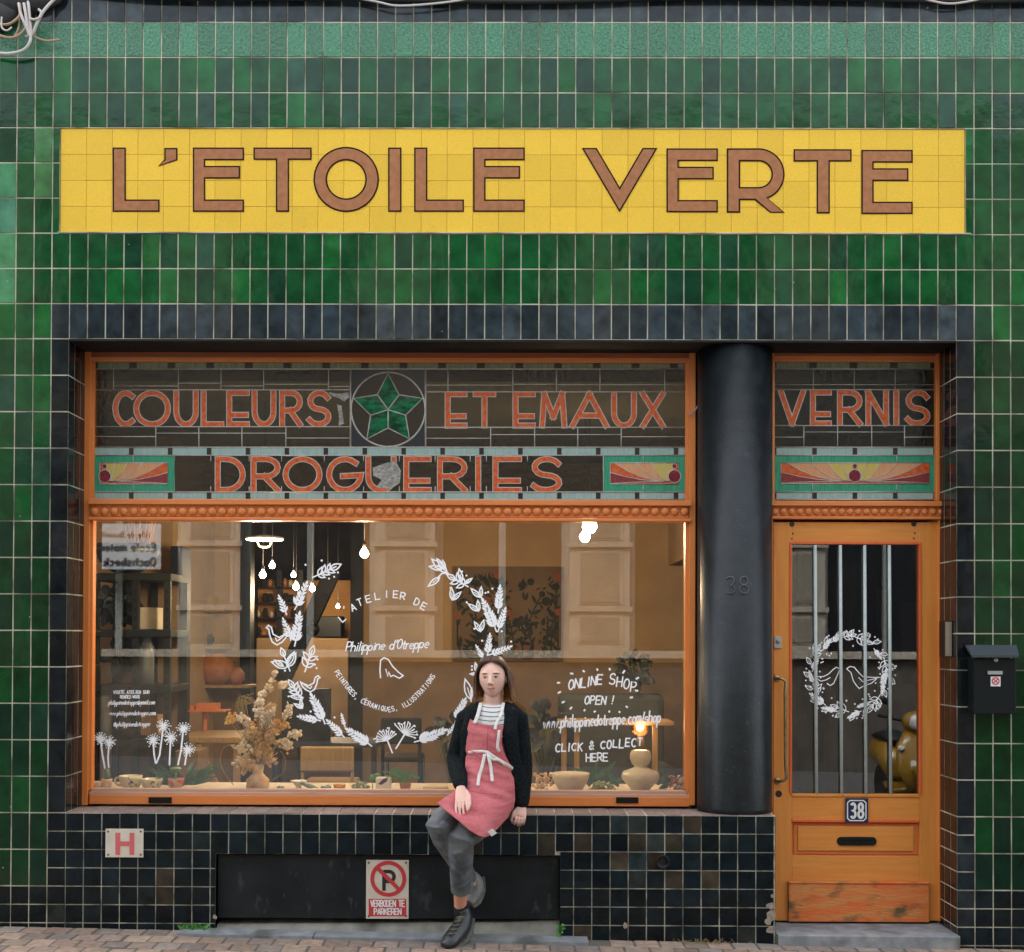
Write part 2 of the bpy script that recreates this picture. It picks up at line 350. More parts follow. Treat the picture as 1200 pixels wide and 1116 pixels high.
def pdisc(mb, x, y, r, Y, m=0, n=10, ry=None):
    LAY[0] = (LAY[0] + 1) % 12
    mb.poly([P(x + r * math.cos(2 * math.pi * i / n), y + (ry or r) * math.sin(2 * math.pi * i / n), Y - LAY[0] * 4e-5) for i in range(n)], m)
def ppoly(mb, pts, Y, m=0, c=None):
    LAY[0] = (LAY[0] + 1) % 12
    mb.poly([P(x, y, Y - LAY[0] * 4e-5) for x, y in pts], m, c)
def glyph(mb, ch, x0, x1, y0, y1, w, Y, m=0, ext=0.0, slant=0.0, jit=0.0, wl=None):
    for st in G.get(ch, []):
        cl = st[-1] == 'closed'; q = [p for p in st if p != 'closed']
        q = [(x0 + p[0] * (x1 - x0) + slant * (1 - p[1]) * (y1 - y0) + random.uniform(-jit, jit), y0 + p[1] * (y1 - y0) + random.uniform(-jit, jit)) for p in q]
        ribbon(mb, q + (['closed'] if cl else []), w, Y, m, ext=ext)
def text_line(mb, s, x0, x1, b0, b1, h, w, Y, slant=0.0, jit=0.0, gap=.3, arch=0.0):
    ws = [NARROW.get(c, .9) for c in s]; tot = sum(ws) + gap * (len(s) - 1); k = (x1 - x0) / tot; x = x0
    for c, wd in zip(s, ws):
        t = (x + wd * k / 2 - x0) / (x1 - x0); b = b0 + (b1 - b0) * t - arch * 4 * t * (1 - t) + random.uniform(-jit, jit) * 2
        hh = h * (1 + random.uniform(-jit, jit) * .3)
        glyph(mb, c, x, x + wd * k, b - hh, b, w, Y, ext=w * .3, slant=slant, jit=jit * .4); x += (wd + gap) * k
def glyph_rot(mb, ch, cx, cy, gw, gh, ang, w, Y):
    ca, sa = math.cos(rad(ang)), math.sin(rad(ang))
    for st in G.get(ch, []):
        cl = st[-1] == 'closed'; q = []
        for p in st:
            if p == 'closed': continue
            ux, uy = (p[0] - .5) * gw, (p[1] - .5) * gh; q.append((cx + ux * ca - uy * sa, cy + ux * sa + uy * ca))
        ribbon(mb, q + (['closed'] if cl else []), w, Y, ext=w * .3)
def offset_poly(p, d):
    area = sum(p[i - 1][0] * p[i][1] - p[i][0] * p[i - 1][1] for i in range(len(p))); s = 1 if area > 0 else -1
    out = []; n = len(p)
    for i in range(n):
        a, b, c = p[i - 1], p[i], p[(i + 1) % n]
        def nr(u, v):
            dx, dy = v[0] - u[0], v[1] - u[1]; l = math.hypot(dx, dy); return (-dy / l * s, dx / l * s)
        n1, n2 = nr(a, b), nr(b, c); sx, sy = n1[0] + n2[0], n1[1] + n2[1]; k = max(.3, (sx * sx + sy * sy) / 2)
        out.append((b[0] + sx / k * d, b[1] + sy / k * d))
    return out
# ------------------------------------------------------------------ tiles: each tile is a chamfered slab with its own glaze colour and tilt
def tile(mb, O, U, V, N, u0, u1, v0, v1, m, c, gap=.0062, ch=.0018, tilt=.006):
    g = gap / 2; u0 += g; u1 -= g; v0 += g; v1 -= g
    if u1 - u0 < .004 or v1 - v0 < .004: return
    a, b = random.gauss(0, tilt), random.gauss(0, tilt); e = random.uniform(-.0006, .0006)
    uc, vc = (u0 + u1) / 2, (v0 + v1) / 2
    def pt(u, v, d): return O + U * u + V * v + N * (d + a * (u - uc) + b * (v - vc) + e)
    p = [pt(u0, v0, -.003), pt(u1, v0, -.003), pt(u1, v1, -.003), pt(u0, v1, -.003),
         pt(u0 + ch, v0 + ch, 0), pt(u1 - ch, v0 + ch, 0), pt(u1 - ch, v1 - ch, 0), pt(u0 + ch, v1 - ch, 0)]
    f = [(4, 5, 6, 7), (0, 1, 5, 4), (1, 2, 6, 5), (2, 3, 7, 6), (3, 0, 4, 7)]
    if U.cross(V).dot(N) < 0: f = [x[::-1] for x in f]
    mb.add(p, f, m, c)
EX, EY, EZ = Vector((1, 0, 0)), Vector((0, 1, 0)), Vector((0, 0, 1))
def front_tile(mb, x0, x1, z0, z1, m, c, **k): tile(mb, Vector((0, 0, 0)), EX, EZ, -EY, x0, x1, z0, z1, m, c, **k)
def green_c(b=1.0):
    r = random.random(); k = b * random.uniform(.80, 1.16)
    base = (.005, .068, .018)
    if r < .16: base = (.006, .05, .022)
    elif r < .27: base = (.006, .096, .02)
    elif r < .31: base = (.014, .064, .036)
    return tuple(x * k for x in base)
def navy_c(b=1.0):
    k = b * random.uniform(.6, 1.4); base = random.choice([(.018, .027, .033), (.014, .022, .026), (.026, .035, .040)])
    return tuple(x * k for x in base)
def black_c(warm=0.0):
    k = random.uniform(.6, 1.4); base = random.choice([(.004, .009, .012), (.003, .007, .009), (.006, .011, .012)])
    if random.random() < warm: base = random.choice([(.032, .027, .018), (.02, .025, .022), (.016, .026, .028), (.04, .031, .02)])
    return tuple(x * k for x in base)
# ------------------------------------------------------------------ the building
YF, YG = .27, .305
gx0, gx51 = PX(60, 375), PX(1142, 375); PT = (gx51 - gx0) / 51
def gx(k): return gx0 + k * PT
ZU = [PZ(26 + (398 - 26) / 9 * j) for j in range(-2, 10)]          # ascending index = going down
pz_up = (ZU[0] - ZU[-1]) / 11
ZT = [ZU[0] + pz_up * k for k in range(8, 0, -1)]
ZL = [PZ(398 + (955 - 398) / 13 * j) for j in range(0, 14)]
sq = (ZL[0] - ZL[-1]) / 26
ZS = [ZL[-1] - sq * j for j in range(0, 9)]
SILL = ZL[-1]; LINT = ZL[0]
gz = lambda x: -.055 - .0178 * x                                     # pavement level along the wall
bld = thing('shop_building', 'green tiled corner-less shop front with a yellow name panel over a wide shop window and glazed orange door', 'shop', (0, 0, 0))
bld['label'] = 'old shop front covered in green glazed tiles with yellow name panel and orange woodwork'
KL, KR = -12, 64
SX0, SX1, SZ1, SZ0 = PX(70.5, 211), PX(1131, 211), PZ(150.5), PZ(272.5)
# wall body behind the tiles (real openings)
w = MB(); T = .0032; WX0, WX1, WTOP = gx(KL), gx(KR), ZT[0]
OX0, OX1 = gx(1), gx(50); SR = PX(909, 1000)
w.box(WX0, SX0 - .004, T, .5, -.6, WTOP); w.box(SX1 + .004, WX1, T, .5, -.6, WTOP)
for a_, b_ in ((SX0 - .004, OX0 - T), (OX1 + T, SX1 + .004)): w.box(a_, b_, T, .5, -.6, SZ0); w.box(a_, b_, T, .5, SZ1, WTOP); w.box(a_, b_, .02, .5, SZ0, SZ1)
w.box(OX0 - T, OX1 + T, T, .5, LINT, SZ0); w.box(OX0 - T, OX1 + T, T, .5, SZ1, WTOP); w.box(OX0 - T, OX1 + T, .02, .5, SZ0, SZ1)
w.box(-4.4, 3.2, .5, 9.6, 3.4, WTOP)
w.build('wall_core', M['grout'], bld)
rows = ZT + ZU[:-1] + ZL
g = MB(); ROUGH = ZU[2]
for j in range(len(rows) - 1):
    z1, z0 = rows[j], rows[j + 1]
    if j >= len(rows) - 14 + 0: pass
    for k in range(KL, KR):
        x0, x1 = gx(k), gx(k + 1); zc = (z0 + z1) / 2
        if zc < LINT and 0 <= k < 51: continue
        if abs(zc - (ZU[9 + 1] + ZU[11]) / 2) < .02 and 0 <= k < 51: continue
        if SZ0 < zc < SZ1:
            if x0 < SX0 < x1: x1 = SX0 - .002
            elif x0 < SX1 < x1: x0 = SX1 + .002
            elif SX0 <= (x0 + x1) / 2 <= SX1: continue
        m = 0; c = green_c()
        if abs(z1 - ROUGH) < .01: m = 1; r = random.uniform(.8, 1.25); c = (.038 * r, .165 * r, .085 * r)
        elif abs(z0 - ROUGH) < .01: m = 2; c = navy_c(1.3)
        elif z1 > ROUGH + .02: c = navy_c(.7); m = 2
        if k == -3 and PZ(362) < zc < PZ(188): c = tuple(v * random.uniform(.85, 1.1) for v in (.06, .22, .11))
        if k == -1 and PZ(235) < zc < PZ(149): c = (.05, .17, .055)
        if zc < LINT and k < 2: c = tuple(v * (.85 if zc > SILL + 1.6 else .5) for v in c)  # left pillar glaze darkens downward: street shade put into the tile colour
        if zc < LINT and k > 49: c = tuple(v * .48 for v in c)  # right pillar glaze darkened too, shade painted into the colour
        front_tile(g, x0, x1, z0, z1, m, c)
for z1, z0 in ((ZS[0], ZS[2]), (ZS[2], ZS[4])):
    for k in list(range(KL, 0)) + list(range(51, KR)): front_tile(g, gx(k), gx(k + 1), z0, z1, 0, green_c(.42))  # bottom rows carry the same painted shade in their green
def chips(mb, n, x0, x1, z0, z1, m):
    for _ in range(n):
        x, z = random.uniform(x0, x1), random.uniform(z0, z1); k = round((x - gx0) / PT); r = random.uniform(.002, .006)
        if random.random() < .6: x = gx(k) + random.uniform(-.006, .006)
        if SX0 - .02 < x < SX1 + .02 and SZ0 - .02 < z < SZ1 + .02: continue
        if gx(0) < x < gx(51) and -1 < z < LINT + .02: continue
        mb.poly([(x + r * random.uniform(.6, 1.3) * math.cos(a * 1.05), -.0022, z + r * random.uniform(.5, 1.2) * math.sin(a * 1.05)) for a in range(6)], m)
chips(g, 70, gx(-3), gx(54), .3, 5.2, 3)
g.build('tiled_wall', [M['green'], M['rough_green'], M['navy'], mat('chipped glaze', (.38, .40, .33), .8)], bld)
n = MB()
for k in range(0, 51): front_tile(n, gx(k), gx(k + 1), ZU[11], ZU[10], 0, navy_c(1.25))
n.build('lintel_tiles', M['navy'], bld)
# soffit under the lintel
s_ = MB(); s_.box(OX0, OX1, .004, .5, LINT - .012, LINT - .001); s_.build('lintel_soffit', M['black_paint'], bld)
# jambs: navy edge column and returns
j_ = MB(); j2_ = MB()
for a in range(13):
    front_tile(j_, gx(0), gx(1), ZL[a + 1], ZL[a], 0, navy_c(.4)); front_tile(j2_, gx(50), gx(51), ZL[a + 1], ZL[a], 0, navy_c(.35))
    for i in range(3):
        d0, d1 = i * .1 + .003, min((i + 1) * .1, .29)
        tile(j_, Vector((OX0, 0, 0)), EY, EZ, EX, d0, d1, ZL[a + 1], ZL[a], 0, navy_c(.35), tilt=.002)
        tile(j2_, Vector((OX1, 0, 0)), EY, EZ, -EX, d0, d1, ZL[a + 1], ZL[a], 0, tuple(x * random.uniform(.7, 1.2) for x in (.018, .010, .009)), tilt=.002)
for a in range(8):
    front_tile(j2_, gx(50), gx(51), ZS[a + 1], ZS[a], 0, navy_c(.5))
    for i in range(3):
        d0, d1 = i * .1 + .003, min((i + 1) * .1, .29)
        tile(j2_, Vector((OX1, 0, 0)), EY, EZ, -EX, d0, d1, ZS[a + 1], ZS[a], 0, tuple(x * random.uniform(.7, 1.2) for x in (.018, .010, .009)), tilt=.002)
j_.build('jamb_tiles', M['navy'], bld); j2_.build('jamb_tiles', M['navy'], bld)
# plinth of small square tiles with the basement opening
BX0, BX1, BZ1 = PX(253, 1040), PX(656, 1040), ZS[2] - .022
p = MB(); core = MB(); p2_ = MB()
core.box(OX0, BX0, T, YF + .3, -.6, SILL - .004); core.box(BX1, SR - T, T, YF + .3, -.6, SILL - .004); core.box(BX0, BX1, T, YF + .3, BZ1 + .002, SILL - .004)
for k in range(KL, KR):
    for a in range(8):
        x0, x1, z1, z0 = gx(k), gx(k + 1), ZS[a], ZS[a + 1]
        if (k < 0 or k >= 51) and a < 4: continue
        if k >= 50: 
            if k == 50: continue
        if 1 <= k < 50:
            if x0 > SR: continue
            x1 = min(x1, SR)
            if a >= 2 and x1 > BX0 and x0 < BX1:
                if x0 < BX0 - .02: x1 = BX0
                elif x1 > BX1 + .02: x0 = BX1
                else: continue
        zz = z0
        if a == 1 and BX0 < (x0 + x1) / 2 < BX1: zz = BZ1
        warm = .5 if (1 <= a <= 3 and 29 < k < 35) else (.2 if (a < 2 and 20 < k < 36) else .02)
        front_tile(p2_ if k > 50 else p, x0, x1, zz, z1, 0, black_c(warm), tilt=.009, gap=.0052)
for a in range(8):
    for i in range(3): tile(p, Vector((SR, 0, 0)), EY, EZ, EX, i * .1 + .003, min(.1 * i + .1, .27), ZS[a + 1], ZS[a], 0, black_c(), tilt=.003)
p.build('plinth_tiles', M['navy'], bld); p2_.build('plinth_tiles', M['navy'], bld); core.build('plinth_core', M['grout_dark'], bld)
q = P(777, 1010.5, 0); f_ = MB(); f_.lathe([(.040, -.001), (.040, .006), (.033, .008), (.028, .001), (.012, -.001), (0, -.0015)], q, 24, axis='Y'); f_.build('round_vent', M['black_metal'], bld)
f_ = MB()
for (xx, yy, rr) in ((902, 1062, 5), (905, 1072, 7), (900, 1080, 4), (903, 1090, 5), (905, 1050, 2.5), (733, 1085, 4), (252, 1075, 3)):
    q = P(xx, yy, -.0035); f_.poly([(min(q.x + rr / 210 * random.uniform(.6, 1.2) * math.cos(a * .9), SR - .001), -.0035 - .0004 * (a % 2), q.z + rr / 210 * random.uniform(.6, 1.3) * math.sin(a * .9)) for a in range(7)])
f_.build('broken_glaze', mat('bare tile biscuit', (.34, .28, .22), .95, c2=(.2, .17, .14), ns=60), bld)
# sill ledge
sl_ = MB(); sl_.box(OX0, SR, .002, YF + .02, SILL - .0035, SILL - .002, 1)
for k in range(1, 41):
    x0, x1 = gx(k), min(gx(k + 1), SR)
    if x0 < SR:
        r = random.uniform(.8, 1.2); tile(sl_, Vector((0, 0, SILL + .0015)), EX, EY, EZ, x0, x1, .004, YF, 0, (.165 * r, .13 * r, .125 * r))
sl_.build('sill_ledge', [M['paver'], M['grout']], bld)
# basement opening
b = MB(); b.box(BX0 + .002, BX1 - .002, .03, .075, PZ(1079), BZ1 - .006); vp = b.build('vent_panel', M['black_paint'], bld, bevel=.004)
b = MB(); b.box(BX0, BX1, .34, .36, -.6, SILL - .05); b.box(BX0 - .005, BX0, .0, .34, -.6, BZ1); b.box(BX1, BX1 + .003, .0, .34, -.6, BZ1)
b.build('basement_recess', M['void'], bld)
b = MB()
for i in range(18):
    xa = BX0 + (BX1 - BX0) * i / 18; xb = BX0 + (BX1 - BX0) * (i + 1) / 18
    def zt(x): return .0 + .028 * max(0, noise.noise(Vector((x * 1.7, 0, 3)))) + .02 * (x - BX0) / (BX1 - BX0)
    b.add([(xa, -.001, gz(xa)), (xb, -.001, gz(xb)), (xb, .05, zt(xb)), (xa, .05, zt(xa)), (xb, .34, zt(xb) + .02), (xa, .34, zt(xa) + .02)], [(0, 1, 2, 3), (3, 2, 4, 5)])
b.build('basement_ledge', M['concrete'], bld)
# yellow name panel
sp = part_empty('name_panel', bld, (0, 0, (SZ0 + SZ1) / 2))
t = MB(); nC = 35
for i in range(nC):
    for r in range(4):
        x0 = SX0 + (SX1 - SX0) * i / nC; x1 = SX0 + (SX1 - SX0) * (i + 1) / nC; z0 = SZ0 + (SZ1 - SZ0) * r / 4; z1 = SZ0 + (SZ1 - SZ0) * (r + 1) / 4
        e = abs(i - 17) / 17; k = random.uniform(.94, 1.05)
        tile(t, Vector((0, .008, 0)), EX, EZ, -EY, x0, x1, z0, z1, 0, (.80 * k, .51 * k, .05 * k), gap=.0014, ch=.0005, tilt=.0012)
t.build('sign_tiles', M['sign_tile'], sp)
t = MB(); t.box(SX0 - .003, SX1 + .003, .0105, .0185, SZ0 - .003, SZ1 + .003); t.build('sign_bed', M['sign_joint'], sp)
t = MB(); t.box(SX0 - .01, SX1 + .03, -.006, .007, SZ0 - .007, SZ0 - .001); t.build('sign_lip', M['grout'], sp)
L = MB(); YS = .0058
def sgn(poly):
    ppoly_c(L, poly, YS, 0); ppoly_c(L, offset_poly(poly, 1.7), YS - .0012, 1)
def ppoly_c(mb, pts, Y, m):
    """concave outline, triangulated"""
    from mathutils.geometry import tessellate_polygon
    tri = tessellate_polygon([[Vector((x, y, 0)) for x, y in pts]])
    LAY[0] = (LAY[0] + 1) % 12; yy = Y - LAY[0] * 4e-5
    v = [P(x, y, yy) for x, y in pts]; mb.add(v, [tuple(f) for f in tri], m)
def sE(x0, x1, xm, y0, y1): sgn([(x0, y0), (x1, y0), (x1, y0 + 15), (x0 + 14.5, y0 + 15), (x0 + 14.5, y0 + 21.5), (xm, y0 + 21.5), (xm, y0 + 36.5), (x0 + 14.5, y0 + 36.5), (x0 + 14.5, y1 - 14.5), (x1, y1 - 14.5), (x1, y1), (x0, y1)])
def sL(x0, x1, y0, y1): sgn([(x0, y0), (x0 + 15.5, y0), (x0 + 15.5, y1 - 14.5), (x1, y1 - 14.5), (x1, y1), (x0, y1)])
def sT(x0, x1, xa, y0, y1): sgn([(x0, y0), (x1, y0), (x1, y0 + 14.5), (xa + 15.5, y0 + 14.5), (xa + 15.5, y1), (xa, y1), (xa, y0 + 14.5), (x0, y0 + 14.5)])
sL(132, 187, 173, 248.4); sgn([(192.5, 173.5), (208, 173.5), (208, 188), (185, 195.3), (192.5, 187)])
sE(226, 286, 281.4, 173, 248.4); sT(297, 365.2, 323.3, 173, 248.4)
for wd, dy, m_ in ((16, 0, 0), (12.3, -.0012, 1)): ribbon(L, oval(405.7, 210.4, 30.4, 30.2, 48), wd, YS + dy, m_)
sgn([(454.8, 173), (470.5, 173), (470.5, 248.4), (454.8, 248.4)]); sL(485.3, 543.7, 173, 248.4); sE(554.5, 615, 609.5, 173, 248.4)
L.build('sign_lettering', [M['letter_edge'], M['letter']], sp); L = MB()
sgn([(681.7, 173.5), (699.3, 173.5), (726.2, 219.4), (753, 173.5), (770.6, 173.5), (726.2, 249)])
sE(781, 841.3, 836.5, 174, 249)
for dy, m_, q in ((0, 0, 0), (-.0012, 1, 1.9)):
    def off(p_): return p_ if not q else offset_poly(p_, q)
    ppoly(L, off([(851.7, 174), (867.5, 174), (867.5, 249.5), (851.7, 249.5)]), YS + dy, m_)
    ppoly(L, off([(874, 226), (892, 226), (919.8, 249.5), (902.5, 249.5)]) if not q else [(878, 226.5), (892, 226.5), (916.5, 248.2), (903.2, 248.2)], YS + dy, m_)
    ribbon(L, [(858, 181.6), (889, 181.6)] + arc(889, 204.3, 22.8, 22.7, -90, 90, 20) + [(858, 227)], 15.4 if not q else 11.8, YS + dy, m_)
sT(930, 998, 957, 175, 250.3); sE(1009.4, 1069.6, 1064.6, 175.8, 251)
L.build('sign_lettering', [M['letter_edge'], M['letter']], sp)
# column with the cut house number
cx_, cr = PX(861, 700, .22), .213
c = MB(); c.lathe([(cr, SILL + .002), (cr + .004, SILL + .006), (cr, SILL + .03), (cr, LINT - .012)], (cx_, .225, 0), 48)
colo = c.build('column', M['column'], bld)
c = MB()
def on_col(px_, py_):
    q = P(px_, py_, .02); dx = q.x - cx_; return Vector((q.x, .225 - math.sqrt(max(1e-6, cr * cr - dx * dx)) - .0015, q.z))
for ch_, xa, xb in (('3', 851, 861), ('8', 866, 877)):
    for st in G[ch_]:
        q = [on_col(xa + a[0] * (xb - xa), 676 + a[1] * 20) for a in st if a != 'closed']
        if st[-1] == 'closed': q.append(q[0])
        c.tube(q, .0045, 6, flat=.6)
c.build('carved_number', mat('scratched stone', (.10, .11, .11), .6, c2=(.05, .055, .06), ns=60), colo)
b = MB(); b.box(PX(813, 700, YF), PX(903, 700, YF), YF + .03, YF + .1, SILL, LINT - .013); b.build('column_backing', M['void'], bld)
# ------------------------------------------------------------------ joinery helpers
def fb(mb, x0, x1, y0, y1, Ya, Yb, m=0):
    a = P(x0, (y0 + y1) / 2, Ya).x; b = P(x1, (y0 + y1) / 2, Ya).x; z1 = P((x0 + x1) / 2, y0, Ya).z; z0 = P((x0 + x1) / 2, y1, Ya).z
    mb.box(a, b, Ya, Yb, z0, z1, m)
def beads(mb, x0, x1, y0, y1, Y, n, m=0):
    for i in range(n):
        x = x0 + (x1 - x0) * (i + .5) / n; q = P(x, (y0 + y1) / 2, Y); r = (P(x1, 600, Y).x - P(x0, 600, Y).x) / n * .47
        mb.ball(q, (r, r * .75, r * 1.02), m, n=10, k=6)
def pane_px(mb, x0, x1, y0, y1, Y, m=0): mb.poly([P(x0, y1, Y), P(x1, y1, Y), P(x1, y0, Y), P(x0, y0, Y)], m)
WOODS = [M['wood_v'], M['wood_h'], M['wood_dark'], M['sill_pink']]
# ------------------------------------------------------------------ display window
dw = part_empty('display_window', bld, (PX(455), YF, SILL))
f = MB()
fb(f, 95, 104.5, 409, 944, YF, YF + .07, 0); fb(f, 104.5, 109, 424, 926, YF + .014, YF + .07, 0)
fb(f, 807.5, 815, 409, 944, YF, YF + .07, 0); fb(f, 803, 807.5, 424, 926, YF + .014, YF + .07, 0)
fb(f, 95, 815, 402.5, 409, YF - .004, YF + .07, 2); fb(f, 104.5, 807.5, 409, 419, YF + .005, YF + .07, 2); fb(f, 104.5, 807.5, 419, 424.5, YF + .012, YF + .07, 1)
fb(f, 104.5, 807.5, 933, 944, YF + .002, YF + .07, 1); fb(f, 104.5, 807.5, 929.5, 933, YF + .010, YF + .07, 3); fb(f, 109, 803, 925.5, 929.5, YF + .018, YF + .07, 3)
f.build('frame', WOODS, dw, bevel=.003)
f = MB(); fb(f, 103, 811, 585.5, 592, YF - .034, YF + .07, 0); fb(f, 104.8, 807.2, 592.2, 606.5, YF - .006, YF + .07, 0); fb(f, 103.5, 810.5, 606.7, 610.5, YF - .02, YF + .07, 0)
f.build('rail', [M['wood_h']], dw, bevel=.004)
f = MB(); beads(f, 105, 808, 593, 606, YF - .006, 61); f.build('bead_moulding', M['wood_h'], dw)
f = MB(); pane_px(f, 107, 805, 608, 928, YG); f.build('pane', M['glass'], dw)
f = MB()
for a, b in ((174, 201), (722, 748)): fb(f, a, b, 934.5, 941.5, YF - .004, YF + .002); [pdisc(f, x, 938, 1.6, YF - .006) for x in (a + 3, b - 3)]
f.build('drain_cover', M['black_metal'], dw)
# ------------------------------------------------------------------ painted drawings on the pane
YD = YG - .004
Wt = 1.6
def leaf(mb, x0, y0, x1, y1, w=.34, Y=YD, fill=False, sw=Wt, vein=True):
    dx, dy = x1 - x0, y1 - y0; nx, ny = -dy * w, dx * w; pts = []
    for t in (0, .2, .45, .7, .9, 1): pts.append((t, math.sin(math.pi * t ** .8) * .5))
    a = [(x0 + dx * t + nx * s_, y0 + dy * t + ny * s_) for t, s_ in pts]; b = [(x0 + dx * t - nx * s_, y0 + dy * t - ny * s_) for t, s_ in pts[1:-1]][::-1]
    if fill: ppoly_c(mb, a + b, Y, 0)
    else:
        ribbon(mb, a + b + ['closed'], sw, Y)
        if vein: ribbon(mb, [(x0, y0), (x0 + dx * .6, y0 + dy * .6)], sw * .7, Y)
def fern(mb, x0, y0, x1, y1, n=6, ll=.32, Y=YD, sw=Wt):
    dx, dy = x1 - x0, y1 - y0; l = math.hypot(dx, dy); ribbon(mb, [(x0, y0), ((x0 + x1) / 2 - dy * .04, (y0 + y1) / 2 + dx * .04), (x1, y1)], sw, Y); a0 = math.atan2(dy, dx)
    for i in range(n):
        t = .18 + .8 * i / n
        for s_ in (-1, 1):
            k = l * ll * (1 - .55 * t) * random.uniform(.85, 1.15); a = a0 + s_ * rad(random.uniform(34, 46)); bx, by = x0 + dx * t, y0 + dy * t
            leaf(mb, bx, by, bx + k * math.cos(a), by + k * math.sin(a), .42, Y, True)
    leaf(mb, x0 + dx * .93, y0 + dy * .93, x1 + dx * .12, y1 + dy * .12, .5, Y, True)
def dots(mb, pts, r=1.3, Y=YD): [pdisc(mb, x, y, r, Y, n=8) for x, y in pts]
def sprig(mb, x0, y0, x1, y1, n=3, k=.42, Y=YD, sw=Wt, berries=True):
    dx, dy = x1 - x0, y1 - y0; l = math.hypot(dx, dy); a0 = math.atan2(dy, dx); ribbon(mb, [(x0, y0), (x1, y1)], sw, Y)
    for i in range(n):
        t = .25 + .6 * i / n
        for s_ in (-1, 1):
            a = a0 + s_ * rad(random.uniform(38, 55)); bx, by = x0 + dx * t, y0 + dy * t; q = l * k * random.uniform(.85, 1.1)
            leaf(mb, bx, by, bx + q * math.cos(a), by + q * math.sin(a), .45, Y, sw=sw, vein=False)
            if berries and random.random() < .4: pdisc(mb, bx + q * 1.25 * math.cos(a + .5 * s_), by + q * 1.25 * math.sin(a + .5 * s_), 1.2, Y, n=8)
    leaf(mb, x0 + dx * .75, y0 + dy * .75, x1 + dx * .2, y1 + dy * .2, .5, Y, sw=sw)
def bird(mb, x0, y0, x1, y1, flip=False, Y=YD, sw=Wt):
    q = [(.0, .12), (.1, .0), (.24, .1), (.32, .45), (.6, .62), (1, .38), (.92, .62), (.75, .85), (.5, 1), (.28, .85), (.16, .5), (.12, .2)]
    def tr(p): u = 1 - p[0] if flip else p[0]; return (x0 + u * (x1 - x0), y0 + p[1] * (y1 - y0))
    ribbon(mb, [tr(p) for p in q] + ['closed'], sw, Y)
    ribbon(mb, [tr(p) for p in ((.42, .62), (.5, .8), (.62, .72), (.85, .52))], sw * .8, Y)
def umbel(mb, x0, y0, hx, hy, r, n=9, Y=YD, spread=150, sw=Wt):
    ribbon(mb, [(x0, y0), (hx, hy)], sw * 1.1, Y); a0 = math.atan2(hy - y0, hx - x0)
    for i in range(n):
        a = a0 + rad(-spread / 2 + spread * i / (n - 1)); k = r * random.uniform(.75, 1); ex, ey = hx + k * math.cos(a), hy + k * math.sin(a)
        ribbon(mb, [(hx, hy), (ex, ey)], sw * .75, Y); dots(mb, [(ex, ey), (ex + random.uniform(-2, 2), ey + random.uniform(-2, 2))], .95, Y)
def wall_flower(mb, pts, r, Y=YD):
    ribbon(mb, pts, 1.9, Y); hx, hy = pts[-1]
    for i in range(15):
        a = rad(24 * i + random.uniform(-6, 6)); k = r * random.uniform(.7, 1); ribbon(mb, [(hx, hy), (hx + k * math.cos(a), hy + k * math.sin(a))], 1.1, Y)
        if a < 0 or a > rad(170) or i % 2: dots(mb, [(hx + (k + 1.6) * math.cos(a), hy + (k + 1.6) * math.sin(a))], .8, Y)
random.seed(21)
d = MB()
sprig(d, 366, 677, 394, 664, 3, .3); dots(d, [(358, 662), (377, 657), (396, 671)])
fern(d, 345, 715, 359, 684, 6); fern(d, 336, 721, 327, 699, 5); fern(d, 345, 758, 351, 720, 7); fern(d, 341, 751, 332, 726, 5)
sprig(d, 340, 787, 331, 764, 1, .75, berries=False); leaf(d, 332, 781, 322, 774); leaf(d, 336, 780, 345, 764); sprig(d, 357, 788, 366, 762, 2, .4)
dots(d, [(334, 786), (369, 779), (372, 773)]); sprig(d, 354.5, 821, 341, 801, 3, .34);  leaf(d, 355, 818, 340, 816); leaf(d, 354, 830, 345, 825); leaf(d, 354, 830, 352, 820)
fern(d, 381, 849, 365, 815, 7); fern(d, 376, 845, 350, 840, 6); fern(d, 404, 865, 384, 845, 6); fern(d, 436, 875, 407, 855, 7); fern(d, 404, 852, 400, 837, 4); dots(d, [(364, 834), (392, 841), (404, 851)])
umbel(d, 460, 883, 454, 868, 16, 11); umbel(d, 463.6, 878, 474, 861, 16, 11); fern(d, 485, 870, 521, 856, 8); fern(d, 533, 847, 545, 820, 7); fern(d, 524, 862, 533, 848, 4)
leaf(d, 552, 820, 545, 796); leaf(d, 552, 812, 557, 803); ribbon(d, [(552, 812), (552, 823)], Wt, YD); leaf(d, 559, 790, 551, 790); leaf(d, 559, 788, 557, 777); dots(d, [(553, 781), (553, 785)])
leaf(d, 524, 671, 506, 655.5); leaf(d, 521, 667, 519, 657); leaf(d, 518, 667, 503, 664); leaf(d, 515, 677, 502, 687); ribbon(d, [(526, 672), (518, 672), (512, 678)], Wt, YD); leaf(d, 520, 665, 512, 655)
sprig(d, 549, 688, 528, 676, 2, .4); leaf(d, 541, 682, 538, 667); leaf(d, 545, 684, 553, 678); leaf(d, 530, 703, 529, 689); leaf(d, 531, 703, 540, 694); dots(d, [(528, 689), (547, 706), (569, 695), (577, 690), (572, 694)])
fern(d, 583.5, 719, 586, 688, 7, .3); fern(d, 582, 741, 566, 704, 8, .28); fern(d, 583, 741, 592, 714, 6, .3); leaf(d, 563, 740, 556, 729); leaf(d, 563, 740, 567, 727); leaf(d, 562, 700, 552, 690); leaf(d, 563, 700, 564, 688); leaf(d, 560, 716, 549, 708); leaf(d, 561, 716, 560, 704)
